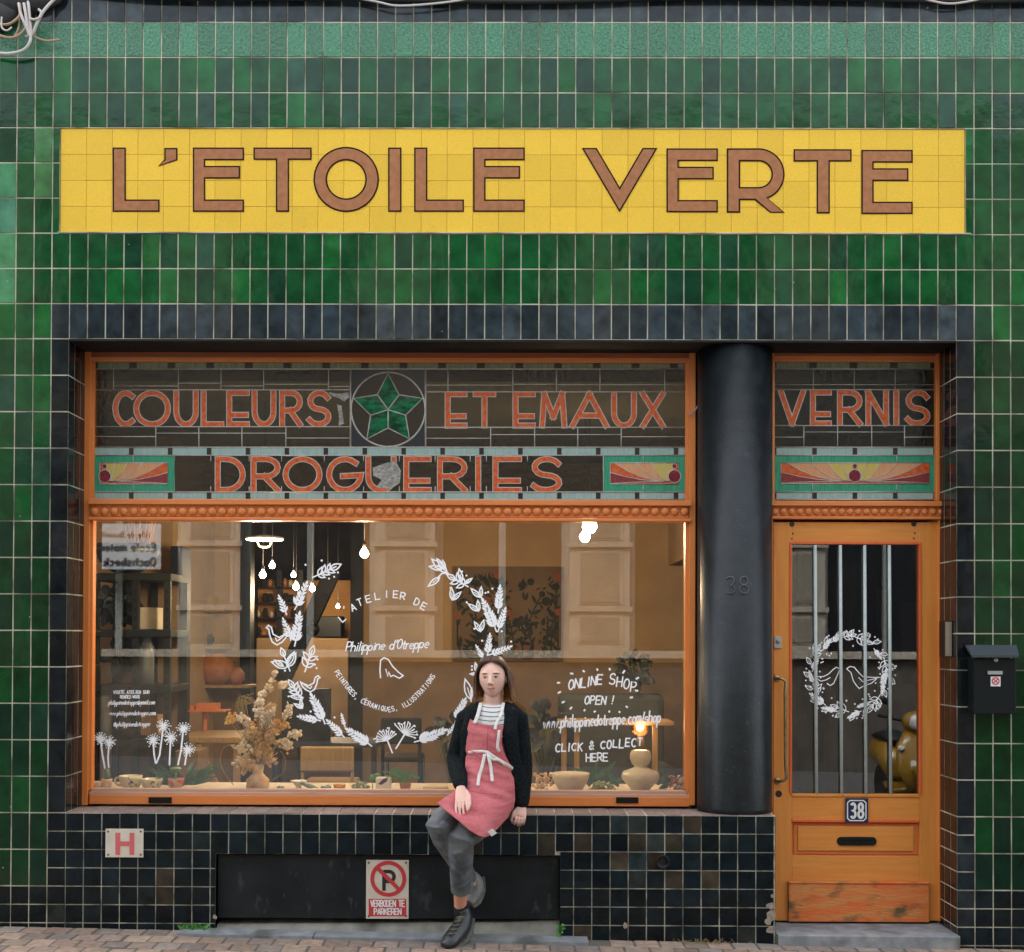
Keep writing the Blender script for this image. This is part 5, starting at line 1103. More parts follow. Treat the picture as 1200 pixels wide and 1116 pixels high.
for i in range(46):
    b_ = Vector((q.x + .06 + random.gauss(0, .03), q.y + random.gauss(0, .03), ztp + .04)); f.tube([b_, b_ + Vector((random.gauss(0, .06), random.gauss(0, .04), random.uniform(.25, .5)))], .004, 4)
tag(f.build('dried_grass', mat('straw', (.42, .24, .10), .8)), 'sheaf of dried grass standing in the slate blue basin', 'dried grass')
def leafy(name, label, px_, py_, yy, n, r_, m, zb, lw=.09):
    c0 = P(px_, py_, yy); t_ = thing(name, label, 'plant', (c0.x, c0.y, zb)); f = MB(); s_ = MB()
    for i in range(n):
        d_ = Vector((random.gauss(0, 1), random.gauss(0, .6), random.gauss(.2, .8))).normalized() * r_ * random.uniform(.4, 1); tip = Vector((c0.x, c0.y, c0.z)) + d_
        leafblade(f, tip - d_.normalized() * lw * .5, tip + d_.normalized() * lw * .6 - EZ * .02, lw * .7, curl=.1); s_.tube([Vector((c0.x, c0.y, zb)), tip], .003, 4)
    f.build('foliage', m, t_); s_.build('stem', M['stem'], t_); return t_
leafy('dark_plant', 'dark round leaved plant on the second shelf of the rack', 138, 706, 1.62, 46, .13, M['leaf_blue'], zs1)
leafy('dark_plant', 'dark drooping plant on the third shelf of the rack', 140, 768, 1.62, 34, .12, M['leaf_blue'], zs2)
boxy('carton', 'cream carton on the second shelf of the rack', 'box', 161.5, 184, 712, 737.6, 1.56, .15, M['cream'])
f = MB(); c0 = Vector((P(172, 800, 1.6).x, 1.6, zs2 + .001)); f.lathe([(.05, 0), (.05, .25), (.03, .3), (.03, .33)], c0, 16); tag(f.build('glass_jar', mat('dusty jar', (.24, .28, .28), .2)), 'tall dusty jar on the third shelf of the rack', 'jar')
f = MB(); c0 = Vector((P(122, 800, 1.58).x, 1.58, PZ(866, 150, 1.5) + .001)); f.lathe([(.045, 0), (.045, .26), (.05, .27), (.05, .3), (.045, .3)], c0, 16); tag(f.build('steel_canister', M['steel']), 'steel canister on the fourth shelf of the rack', 'canister')
f = MB(); fb(f, 165, 185, 838, 862, 1.56, 1.7); tag(f.build('crate', M['bw'], bevel=.004), 'small wooden crate low on the rack behind the white flower drawing', 'crate')
boxy('tall_cabinet', 'narrow blue black cabinet beside the shelf rack', 'cabinet', 199, 213, 640, 940, 2.3, .25, M['dkblue'])
for lab, y_, x0, x1 in (('upper wall shelf carrying two cream boxes', 714, 216, 262), ('lower wall shelf carrying dark jars', 757, 208, 262), ('lowest wall shelf under the terracotta pot', 803, 206, 292)):
    f = MB(); fb(f, x0, x1, y_, y_ + 3.5, 3.65, 3.97); tag(f.build('wall_shelf', M['bw'], bevel=.003), lab, 'shelf', 'board shelves on the ochre wall')
boxy('cream_box', 'taller of the two cream boxes on the upper wall shelf', 'box', 223.5, 236, 695, 713.8, 3.7, .12, M['cream']); boxy('cream_box', 'wider of the two cream boxes on the upper wall shelf', 'box', 237, 251, 699, 713.8, 3.7, .12, M['bw'])
for i, (x, lab) in enumerate(((213, 'leftmost dark jar on the lower wall shelf'), (222, 'second dark jar on the lower wall shelf'), (231, 'dark jar with a pale rim near the end of the lower wall shelf'), (243, 'round dark teapot at the end of the lower wall shelf'))):
    c0 = P(x, 757, 3.78); f = MB(); r_ = .03 if i < 3 else .062; f.lathe([(r_ * .7, 0), (r_, .04), (r_, .07), (r_ * .7, .09), (r_ * .75, .1)], c0 + EZ * .001, 14); tag(f.build('jar', [M['basin'], M['dkblue'], M['teal_c'], M['dkblue']][i]), lab, 'jar')
c0 = P(252, 803, 3.75); f = MB(); f.lathe([(.06, 0), (.13, .05), (.165, .13), (.15, .2), (.09, .25), (.095, .27)], c0 + EZ * .001, 24); tag(f.build('terracotta_pot', M['terra']), 'big round terracotta pot on the lowest wall shelf', 'pot')
c0 = P(277, 803, 3.75); f = MB(); f.lathe([(.03, 0), (.07, .05), (.07, .1), (.03, .15)], c0 + EZ * .001, 18); tag(f.build('terracotta_pot', M['terra']), 'smaller terracotta pot right of the big round one', 'pot')
# work table with an orange tray
t = thing('trestle_table', 'pale wooden trestle table behind the dried bouquet', 'table', (P(245, 900, 2.2).x, 2.2, 0))
f = MB(); zt = PZ(864, 245, 2.0); fb(f, 205, 285, 864, 871, 2.0, 2.7); f.build('table_top', M['bw'], t, bevel=.004)
for x in (232, 277):
    for yy in (2.05, 2.6): f = MB(); xx = PX(x, 900, yy); f.box(xx - .022, xx + .022, yy, yy + .045, 0, zt - .05); f.build('leg', M['bw'], t)
f = MB(); f.bar(P(233, 872, 2.02), P(258, 930, 2.0), .035, .03); f.build('brace', M['bw'], t)
f = MB(); c0 = P(240, 832, 2.6); f.box(c0.x - .17, c0.x + .17, 2.5, 2.75, c0.z - .012, c0.z); f.box(c0.x - .06, c0.x + .1, 2.55, 2.7, c0.z, c0.z + .05); f.box(c0.x - .12, c0.x - .07, 2.55, 2.7, c0.z, c0.z + .035); f.tube([Vector((c0.x, 2.6, c0.z - .012)), Vector((c0.x, 2.6, zt))], .02, 8); tag(f.build('cake_stand', mat('orange tray', (.55, .17, .05), .4), bevel=.003), 'orange footed tray with small pieces on the trestle table', 'tray')
def chair(name, label, px0, px1, ytop, ymid, yseat, yy, m, kind):
    t_ = thing(name, label, 'chair', (P((px0 + px1) / 2, 900, yy).x, yy, 0)); x0, x1 = PX(px0, 900, yy), PX(px1, 900, yy); zb, zm, zs = PZ(ytop, 455, yy), PZ(ymid, 455, yy), PZ(yseat, 455, yy)
    f = MB(); f.box(x0, x1, yy - .02, yy + .005, zm, zb); f.build('backrest', m, t_, bevel=.018)
    f = MB(); f.box(x0 + .005, x1 - .005, yy + .0, yy + .4, zs - .03, zs); f.build('seat', m, t_, bevel=.01)
    for x in (x0 + .014, x1 - .014):
        f = MB(); f.tube([(x, yy, zb - .03), (x, yy + .005, zs), (x, yy - .02, 0)], .013, 8); f.build('leg', m, t_); f = MB(); f.tube([(x, yy + .38, zs - .02), (x, yy + .4, 0)], .013, 8); f.build('leg', m, t_)
    return t_
chair('chair', 'pale beige chair with a broad curved back beside the bouquet', 352, 415, 875, 905, 918, 1.8, M['bw'], 0); chair('chair', 'black metal framed chair under the painted umbels', 446, 494, 841, 872, 888, 1.7, M['black_metal'], 0)
t = thing('desk', 'dark desk with a black monitor behind the bouquet', 'desk', (P(360, 900, 2.4).x, 2.4, 0)); f = MB(); fb(f, 318, 442, 871, 876, 2.3, 2.9); f.build('desk_top', M['dkblue'], t)
for x in (322, 438): f = MB(); xx = PX(x, 900, 2.4); f.box(xx - .02, xx + .02, 2.4, 2.45, 0, PZ(876, 400, 2.3)); f.build('leg', M['dkblue'], t)
boxy('monitor', 'black computer screen on the dark desk', 'screen', 330, 387, 807, 868, 2.5, .05, M['black_metal'])
f = MB(); f.bar(P(391, 668, 3.4), P(330, 800, 3.4), .13, .09); [f.bar(P(392 - k * 13, 668 + k * 28, 3.36), P(398 - k * 13, 672 + k * 28, 3.36), .02, .02) for k in range(1, 4)]; tag(f.build('dark_beam', M['black_metal'], bevel=.004), 'dark sloping beam crossing the doorway to the workshop', 'beam')
f = MB(); f.ball(P(367, 738, 3.3), (.055, .05, .055)); tag(f.build('lamp_head', M['black_metal']), 'small round black lamp head by the sloping beam', 'lamp')
boxy('crate_stack', 'dark stacked crates low on the left behind the flower drawing', 'crates', 205, 232, 880, 940, 1.6, .3, M['wall_low'])
f = MB(); c0 = P(715, 873, 3.0); f.box(c0.x - .42, c0.x + .42, 2.9, 3.02, .3, PZ(812, 715, 3.0)); f.box(c0.x - .45, c0.x - .33, 2.4, 3.0, .1, .65); f.box(c0.x + .33, c0.x + .45, 2.4, 3.0, .1, .65); f.box(c0.x - .33, c0.x + .33, 2.4, 2.9, .1, .45)
tag(f.build('armchair', mat('grey green upholstery', (.045, .055, .05), .8), bevel=.05), 'dark grey armchair behind the online shop lettering', 'armchair')
t = thing('slim_table', 'narrow high table on pale wooden legs behind the big bowl', 'table', (P(680, 900, 1.9).x, 1.9, 0)); f = MB(); fb(f, 655, 790, 846, 850, 1.9, 2.3); f.build('table_top', M['bw'], t)
for x in (661, 676, 768): f = MB(); xx = PX(x, 900, 1.92); f.box(xx - .018, xx + .018, 1.93, 1.97, 0, PZ(850, 680, 1.9)); f.build('leg', M['bw'], t)
leafy('hanging_plant', 'dark trailing plant hanging at the right of the room', 743, 785, 2.9, 60, .15, M['leaf_blue'], PZ(800, 743, 2.9), .07)
leafy('tall_plant', 'leggy dark plant on the floor behind the seated woman', 530, 860, 2.2, 34, .2, M['leaf_blue'], .5, .1); leafy('tall_plant', 'dark plant to the right of the seated woman in the room', 640, 858, 2.4, 50, .24, M['leaf_blue'], .5, .1)
# dim hallway behind the entrance door
t = thing('hall_cupboard', 'tall dim green cupboard in the hall behind the door pane', 'cupboard', (P(1050, 900, 2.8).x, 2.8, 0)); f = MB(); fb(f, 1046, 1090, 690, 1040, 2.6, 3.0); f.build('body', mat('dim green paint', (.06, .075, .06), .6), t); f = MB(); fb(f, 1056, 1082, 705, 800, 2.59, 2.6); f.build('door_panel', M['wall_low'], t)
# ------------------------------------------------------------------ the window display
random.seed(29)
ZD = PZ(926.5, 455, .46)
f = MB(); f.box(PX(100, 900, .35), PX(812, 900, .35), .345, .85, ZD - .03, ZD); tag(f.build('display_shelf', mat('pale display board', (.55, .48, .38), .6, c2=(.48, .41, .32), ns=8)), 'long pale display shelf just inside the shop window', 'shelf')
def dpos(px_, yy=.46): q = P(px_, 925, yy); return Vector((q.x, yy, ZD + .001))
def pot(name, label, cat, px_, w, h, m, yy=.46, prof=None, parts=None):
    c0 = dpos(px_, yy); r_ = w / 2 / 197; H_ = h / 197; f = MB(); pr = prof or [(.62, 0), (.85, .3), (.97, .75), (1, 1), (.9, 1), (.8, .5), (0, .2)]
    f.lathe([(a * r_, b * H_) for a, b in pr], c0, 24); t_ = thing(name, label, cat, c0); f.build('body', m, t_); return t_, c0, r_, H_
M['pink_c'] = mat('red and cream marbled glaze', (.52, .12, .08), .35, c2=(.55, .36, .28), ns=28, lo=.42, hi=.58); M['peach_c'] = mat('peach marbled glaze', (.66, .38, .2), .35, c2=(.72, .62, .42), ns=24, lo=.4, hi=.6); M['bowl_c'] = mat('cream glaze with rosy stain', (.68, .62, .46), .28, c2=(.55, .34, .24), ns=9, lo=.5, hi=.75)
M['eye_c'] = mat('cream glaze with dark green patches', (.64, .62, .45), .3, c2=(.04, .08, .06), ns=20, lo=.6, hi=.66)
pot('white_pot', 'small plain white pot at the left end of the display shelf', 'pot', 115, 11, 9, M['white'])
t, c0, r_, H_ = pot('cactus_pot', 'small peach pot holding a dark cactus left of the two cups', 'pot', 125, 13, 12, M['peach_c']); f = MB(); f.lathe([(r_ * .5, H_ * .6), (r_ * .62, H_ * 1.2), (r_ * .5, H_ * 1.8), (0, H_ * 2.0)], c0, 10)
f.build('cactus', M['leaf_dark'], t)
t, c0, r_, H_ = pot('cup', 'taller cream cup painted with dark eyes on the left', 'cup', 153, 27, 16, M['eye_c']); f = MB(); f.tube(smooth([c0 + Vector((-r_ * .9, 0, H_ * .85)), c0 + Vector((-r_ * 1.35, 0, H_ * .75)), c0 + Vector((-r_ * 1.2, 0, H_ * .35)), c0 + Vector((-r_ * .8, 0, H_ * .3))]), .007, 8); f.build('handle', M['cream'], t)
pot('bowl', 'low cream bowl with a blue green blot next to the taller cup', 'bowl', 178, 25, 12.5, M['eye_c'])
t, c0, r_, H_ = pot('plant_pot', 'red and cream marbled pot with a flat green succulent', 'pot', 206, 19, 13, M['pink_c']); f = MB(); f.tube([c0 + EZ * H_ * .7, c0 + EZ * H_ * 1.7], .006, 6); f.ball(c0 + EZ * H_ * 1.85, (r_ * .75, r_ * .6, .012)); f.build('succulent', mat('pale succulent', (.2, .38, .16), .4, c2=(.1, .25, .1), ns=60), t)
f = MB(); c0 = dpos(217, .55)
for i in range(46):
    a = random.uniform(0, 6.28); l_ = random.uniform(.1, .26); leafblade(f, c0 + EZ * .02, c0 + Vector((l_ * math.cos(a), l_ * .4 * math.sin(a), random.uniform(.02, .16))), .016, curl=.15)
tag(f.build('spider_plant', M['leaf_dark']), 'grassy dark green plant spreading behind the marbled pot', 'plant')
# dried bouquet
t = thing('bouquet', 'large bouquet of cream and tan dried flowers in a marbled vase', 'bouquet', dpos(302)); c0 = dpos(302)
f = MB(); s_ = 1 / 197; f.lathe([(9 * s_, 0), (13.5 * s_, 3 * s_), (13.5 * s_, 12 * s_), (9 * s_, 16 * s_), (6 * s_, 20 * s_), (7.5 * s_, 30 * s_), (6.5 * s_, 30 * s_)], c0, 24); f.build('vase', M['peach_c'], t)
M['dryc'] = [mat('dried ' + n_, c_, .8, c2=c2_, ns=40) for n_, c_, c2_ in (('cream petals', (.84, .76, .62), (.76, .64, .46)), ('tan heads', (.60, .40, .20), (.70, .50, .28)), ('honesty discs', (.88, .84, .77), (.78, .72, .64)), ('ochre heads', (.70, .44, .12), (.6, .36, .12)))]
top = c0 + EZ * 28 * s_; gs = [MB() for _ in range(4)]; st = MB()
targets = []
def bq(px_, py_, yy=.46): q = P(px_, py_, yy); return q
for px_, py_, sp_, n_, k in ((285, 875, 7, 26, 0), (300, 858, 9, 40, 1), (290, 862, 6, 24, 0), (318, 862, 8, 34, 1), (325, 850, 5, 20, 3), (312, 845, 5, 24, 2), (318, 835, 4, 22, 2), (302, 835, 5, 24, 2), (290, 846, 4, 14, 2), (335, 872, 6, 22, 0), (344, 862, 4, 14, 2), (284, 892, 6, 34, 0), (288, 900, 4, 20, 3), (305, 880, 8, 44, 1), (315, 890, 5, 24, 1), (336, 838, 3.5, 14, 2), (339, 830, 3, 12, 2), (304, 822, 3.5, 14, 2), (308, 812, 3, 12, 2), (316, 806, 2.6, 9, 0), (319, 796, 2.4, 8, 0), (322, 788, 2, 6, 2), (332, 802, 3, 8, 2), (328, 804, 2.5, 7, 0), (281, 842, 3, 9, 2), (271, 840, 3, 8, 3), (268, 845, 2, 5, 3), (316, 828, 3.5, 12, 1), (350, 858, 2.5, 8, 0), (334, 850, 3, 9, 3)):
    yy = .44 + random.uniform(-.05, .05); ce = bq(px_, py_, yy); st.tube(smooth([top, top.lerp(ce, .5) + Vector((0, 0, .03)), ce], 3), .0022, 4)
    for i in range(int(n_ * 1.7)):
        o_ = Vector((random.gauss(0, sp_ * s_ * .6), random.gauss(0, sp_ * s_ * .5), random.gauss(0, sp_ * s_ * .6))); a = Vector((random.gauss(0, 1), random.gauss(-.6, 1), random.gauss(0, 1))).normalized()
        r_ = random.uniform(1.4, 3.4) * s_
        if k == 2: R_ = a.to_track_quat('Z', 'Y').to_matrix(); gs[k].ball(ce + o_, (r_ * 1.1, r_ * 1.1, r_ * .35), rot=R_, n=7, k=4)
        elif random.random() < .5: leafblade(gs[k], ce + o_, ce + o_ + a * r_ * 2.3, r_ * 1.7, curl=.25)
        else: gs[k].ball(ce + o_, r_ * .75, n=6, k=4)
for i in range(26): st.tube(smooth([top, bq(283, 830, .5) + Vector((random.gauss(0, .02), 0, random.gauss(0, .02))), bq(278 + random.uniform(0, 22), 812 + random.uniform(0, 14), .5)], 4), .0018, 4)
for i in range(30): a = random.uniform(-2.6, -.5); gs[1].tube([top, top + Vector((.14 * math.cos(a), random.uniform(-.05, .03), -.14 * math.sin(a) * random.uniform(.4, 1)))], .0018, 4)
for g_, n_, m_ in zip(gs, ('petals', 'flower_heads', 'honesty_discs', 'ochre_heads'), M['dryc']): g_.build(n_, m_, t)
st.tube(smooth([bq(286, 873), bq(264, 875), bq(258, 892), bq(264, 908), bq(274, 920)], 5), .003, 5); st.tube(smooth([bq(328, 880), bq(334, 890), bq(332, 905), bq(318, 915)], 5), .0025, 5)
st.build('stems', M['dry'], t)
def blob(name, label, cat, px_, w, h, m, n=40, yy=.46, sz=.25):
    c0 = dpos(px_, yy); f = MB()
    for i in range(n):
        o_ = Vector((random.uniform(-1, 1), random.uniform(-.6, .6), random.random())); 
        if o_.x ** 2 + (o_.z) ** 2 > 1: o_ *= .7
        f.ball(c0 + Vector((o_.x * w / 2 * s_, o_.y * w / 2 * s_, o_.z * h * s_ * .85)), random.uniform(.6, 1.1) * sz * h * s_, n=7, k=5)
    return tag(f.build(name, m), label, cat)
blob('pebble', 'small teal pebble right of the bouquet vase', 'pebble', 329, 8, 5, M['teal_c'], 8, sz=.5)
f = MB(); c0 = dpos(350); f.lathe([(.022, 0), (.016, .02), (.034, .045), (.05, .052), (.046, .056)], c0, 18); tag(f.build('funnel_cup', M['white']), 'small white trumpet shaped ceramic', 'ceramic')
f = MB(); c0 = dpos(362, .44); f.tube([c0 + Vector((-.05, 0, .05)), c0 + Vector((.03, 0, .012))], [.012, .017], 10); f.ball(c0 + Vector((.035, 0, .012)), (.022, .018, .013)); tag(f.build('teal_figure', M['teal_c']), 'slender teal ceramic piece lying by the white trumpet', 'ceramic')
blob('teal_stone', 'grey teal ceramic lump left of the little orange bowl', 'ceramic', 381, 15, 6, M['teal_c'], 12, sz=.5)
pot('small_bowl', 'little orange bowl on the display shelf', 'bowl', 398, 15, 7, mat('orange glaze', (.58, .27, .08), .35))
blob('coral_lump', 'knobbly pale green ceramic coral', 'ceramic', 422, 22, 12, mat('pale green glaze', (.32, .36, .24), .5, c2=(.22, .26, .16), ns=40), 60, sz=.16)
f = MB(); c0 = dpos(436.5, .5); f.tube([c0, c0 + EZ * .05], .003, 6); f.ball(c0 + EZ * .07, (.02, .012, .022)); f.ball(c0 + Vector((.028, 0, .085)), (.02, .012, .012)); tag(f.build('leaf_sprig', M['leaf']), 'two round green leaves beside the white cube', 'plant')
t = thing('white_cube', 'white ceramic cube with a dark bird mark', 'ceramic', dpos(449.5)); f = MB(); c0 = dpos(449.5); f.box(c0.x - .044, c0.x + .044, .42, .5, c0.z, c0.z + .077); f.build('body', M['white'], t, bevel=.004); f = MB(); ppoly(f, [(443, 919), (449, 913), (455, 911), (453, 916), (447, 920)], .418); f.build('mark', M['ink'], t)
t, c0, r_, H_ = pot('fern_pot', 'square terracotta pot with a bright green fern', 'pot', 475, 14, 9, M['terra']); f = MB()
for i in range(15):
    a = random.uniform(0, 6.28); l_ = random.uniform(.05, .15); q = [c0 + EZ * H_ * .8, c0 + Vector((l_ * .5 * math.cos(a), l_ * .3 * math.sin(a), H_ + .05)), c0 + Vector((l_ * math.cos(a), l_ * .5 * math.sin(a), H_ + random.uniform(-.02, .1)))]; q = smooth(q, 5); f.tube(q, .0015, 4)
    for p_ in q[2:]:
        for s2 in (-1, 1): leafblade(f, p_, p_ + Vector((s2 * .014, -.006, .010)), .011)
f.build('fern', M['leaf'], t)
f = MB(); c0 = dpos(512, .5); f.box(c0.x - .08, c0.x + .07, .46, .56, c0.z, c0.z + .022); tag(f.build('book', M['cream'], bevel=.003), 'pale closed book lying behind the seated woman', 'book')
def bunch(name, label, px_, w, h, mats, yy=.48):
    c0 = dpos(px_, yy); t_ = thing(name, label, 'dried flowers', c0); f = MB(); f2 = MB()
    for i in range(60):
        o_ = c0 + Vector((random.gauss(0, w * s_ * .3), random.gauss(0, .02), random.uniform(0, h * s_))); (f if i % 3 else f2).ball(o_, random.uniform(.006, .013), n=6, k=4)
    f.build('flower_heads', mats[0], t_); f2.build('buds', mats[1], t_)
bunch('dried_flowers', 'bunch of tan dried flowers left of the big bowl', 635, 24, 20, (M['dryc'][1], M['dryc'][0])); bunch('dried_flowers', 'bunch of reddish dried flowers in the right corner of the display', 793, 16, 17, (mat('rusty petals', (.33, .13, .08), .8), M['dryc'][0]))
pot('bowl', 'large cream bowl with a rosy stain right of the woman', 'bowl', 668.5, 45, 21, M['bowl_c'], prof=[(.5, 0), (.62, .08), (.85, .45), (.97, .8), (1, 1), (.95, 1), (.8, .5), (0, .2)])
blob('hydrangea_head', 'pale green dried hydrangea between the bowl and the vase', 'dried flower', 706, 30, 13, mat('pale green petals', (.34, .38, .2), .7, c2=(.22, .28, .12), ns=50), 80, sz=.16)
pot('gourd_vase', 'double gourd shaped cream vase with a rosy stain', 'vase', 750.5, 45, 48, M['bowl_c'], prof=[(.45, 0), (.5, .05), (.95, .3), (1, .38), (.9, .48), (.45, .56), (.3, .6), (.45, .68), (.56, .8), (.54, .92), (.45, 1), (.36, 1)])
f = MB()
for b_, tp in (((688, 920), (715, 897)), ((690, 922), (700, 893)), ((705, 915), (672, 900)), ((706, 920), (735, 910)), ((725, 922), (712, 905)), ((772, 925), (790, 915)), ((770, 920), (782, 906)), ((694, 918), (722, 892))): leafblade(f, bq(*b_, .6), bq(*tp, .58), .035, curl=.1, n=6)
tag(f.build('leaves', M['leaf_dark']), 'long dark green leaves laid among the bowl and vase', 'leaves')
# ------------------------------------------------------------------ the woman sitting on the sill
random.seed(41)
def remesh(mb, name, mats, parent, vox, it=4, colfn=None, fac=.5, matfn=None):
    off = wloc(parent); me = bpy.data.meshes.new('tmp'); me.from_pydata([(a - off.x, b - off.y, c - off.z) for a, b, c in mb.v], [], mb.f)
    bm = bmesh.new(); bm.from_mesh(me); bmesh.ops.recalc_face_normals(bm, faces=bm.faces); bm.to_mesh(me); bm.free()
    o = bpy.data.objects.new('tmp', me); COL.objects.link(o)
    r = o.modifiers.new('r', 'REMESH'); r.mode = 'VOXEL'; r.voxel_size = vox; r.use_smooth_shade = True
    s = o.modifiers.new('s', 'SMOOTH'); s.factor = fac; s.iterations = it
    dg = bpy.context.evaluated_depsgraph_get(); m2 = bpy.data.meshes.new_from_object(o.evaluated_get(dg)); bpy.data.objects.remove(o)
    m2.name = name; m2.materials.clear()
    for m in (mats if isinstance(mats, list) else [mats]): m2.materials.append(m)
    for p_ in m2.polygons: p_.use_smooth = True; p_.material_index = matfn(p_.center + off) if matfn else 0
    if colfn:
        at = m2.attributes.new('col', 'FLOAT_COLOR', 'POINT'); fl = []
        for v in m2.vertices: c = colfn(v.co + off); fl += [c[0], c[1], c[2], 1]
        at.data.foreach_set('color', fl)
    ob_ = bpy.data.objects.new(name, m2); COL.objects.link(ob_); ob_.parent = parent; return ob_
def cr(p0, p1, p2, p3, t): return .5 * ((2 * p1) + (p2 - p0) * t + (2 * p0 - 5 * p1 + 4 * p2 - p3) * t ** 2 + (3 * p1 - p0 - 3 * p2 + p3) * t ** 3)
def gridsurf(rows, su=5, sv_=5):
    rows = [[P(*q) for q in r] for r in rows]
    R = [smooth(r, su) for r in rows]; n = len(R[0]); cols = [smooth([r[i] for r in R], sv_) for i in range(n)]
    return [[cols[i][j] for i in range(n)] for j in range(len(cols[0]))]
def gridmesh(g, disp=None, colfn=None):
    mb = MB(); nr, nc = len(g), len(g[0]); v = []
    for j in range(nr):
        for i in range(nc):
            p_ = g[j][i]; v.append(p_ + (disp(p_, i / (nc - 1), j / (nr - 1)) if disp else Vector((0, 0, 0))))
    b = len(mb.v); mb.v += [tuple(x) for x in v]
    for j in range(nr - 1):
        for i in range(nc - 1):
            mb.f.append([b + j * nc + i, b + j * nc + i + 1, b + (j + 1) * nc + i + 1, b + (j + 1) * nc + i]); mb.m.append(0); mb.c.append(colfn(i, j) if colfn else None); mb.s.append(True)
    return mb
pr = thing('person', 'woman in black cardigan, striped top, pink apron and grey jeans sitting on the tiled sill', 'person', P(572, 952, .02))
M['skin'] = mat('skin', (1, 1, 1), .5, c2=(1.0, .97, .95), ns=40, attr=True, spec=.35); M['hair'] = mat('brown hair', (.7, .7, .7), .45, c2=(1.25, 1.2, 1.15), ns=40, stretch=(6, 6, .6), attr=True)
M['cardigan'] = mat('black knit', (.005, .008, .010), .95, c2=(.018, .024, .026), ns=90, bump=1.0, bs=170, spec=.15, bdist=.02); M['denim'] = mat('grey denim', (.05, .06, .068), .85, c2=(.16, .175, .18), ns=9, bump=.5, bs=300, dirt=(.2, .215, .22), dscale=14, dlo=.58, dhi=.75)
M['apron'] = mat('pink linen', (.54, .125, .14), .9, c2=(.60, .17, .18), ns=90, bump=.4, bs=350, dirt=(.64, .24, .24), dscale=12, dlo=.5, dhi=.95); M['cotton'] = mat('white cotton tape', (.72, .69, .64), .9, c2=(.62, .59, .54), ns=50, bump=.3, bs=200); M['shirt'] = mat('striped jersey', (1, 1, 1), .9, c2=(.93, .93, .93), ns=40, attr=True)
M['boot'] = mat('black leather', (.010, .012, .014), .33, c2=(.03, .034, .036), ns=12, bump=.25, bs=60); M['boot_g'] = mat('scuffed grey leather', (.12, .125, .12), .5, c2=(.2, .2, .19), ns=14, bump=.2, bs=60); M['sole'] = mat('boot sole', (.06, .058, .05), .7, c2=(.12, .115, .1), ns=20); M['sock'] = mat('black sock', (.006, .006, .007), .95); M['lace'] = mat('boot lace', (.16, .13, .05), .8)
HC = P(577.5, 794.5, -.02); HR = Matrix.Rotation(rad(-9), 3, 'Z') @ Matrix.Rotation(rad(-2), 3, 'Y') @ Matrix.Rotation(rad(-3), 3, 'X')
def H(x, y, z): return HC + HR @ Vector((x, y, z))
b = MB()
# torso, neck
b.tube([P(574, 945, .05), P(574, 930, .045), P(575, 893, .03), P(577, 862, .01), P(577, 839, .01), P(577, 829, .012), P(577.5, 823, .01), P(577.5, 814, .0), P(578, 803, -.005)], [(.14, .10), (.165, .115), (.125, .09), (.145, .10), (.165, .08), (.11, .065), (.055, .055), (.049, .05), (.05, .052)], 20, ref=(1, 0, 0))
# head
v = []; nn, kk = 28, 20; hb = len(b.v)
for i in range(kk + 1):
    t_ = math.pi * i / kk
    for j in range(nn):
        a = 2 * math.pi * j / nn; x, y, z = math.sin(t_) * math.cos(a), math.sin(t_) * math.sin(a), math.cos(t_)
        k = 1 - .26 * max(0, -z) ** 1.7; X_ = .0745 * x * k; Y_ = .094 * y; Z_ = .110 * z
        if y < 0: Y_ = .088 * y * (1 - .04 * max(0, -z)) - .010 * max(0, -z - .55)
        if z < 0 and y > 0: Y_ *= (1 + .45 * z); Z_ *= (1 - .35 * y)
        v.append(H(X_, Y_, Z_))
fs = []
for i in range(kk):
    for j in range(nn): fs.append((i * nn + j, (i + 1) * nn + j, (i + 1) * nn + (j + 1) % nn, i * nn + (j + 1) % nn))
b.add(v, fs)
b.tube([H(0, -.080, .012), H(0, -.094, -.012), H(0, -.103, -.030), H(0, -.092, -.040)], [.007, .009, .0125, .006], 10); [b.ball(H(s2 * .010, -.089, -.034), .008) for s2 in (-1, 1)]
b.ball(H(0, -.0835, -.0575), (.018, .0075, .0045)); b.ball(H(0, -.081, -.0665), (.015, .0075, .0055))
[b.ball(H(s2 * .028, -.076, .024), (.022, .008, .007)) for s2 in (-1, 1)]; [b.ball(H(s2 * .030, -.0715, .002), (.0125, .010, .009)) for s2 in (-1, 1)]
[b.ball(H(s2 * .071, .004, -.01), (.008, .018, .028)) for s2 in (-1, 1)]
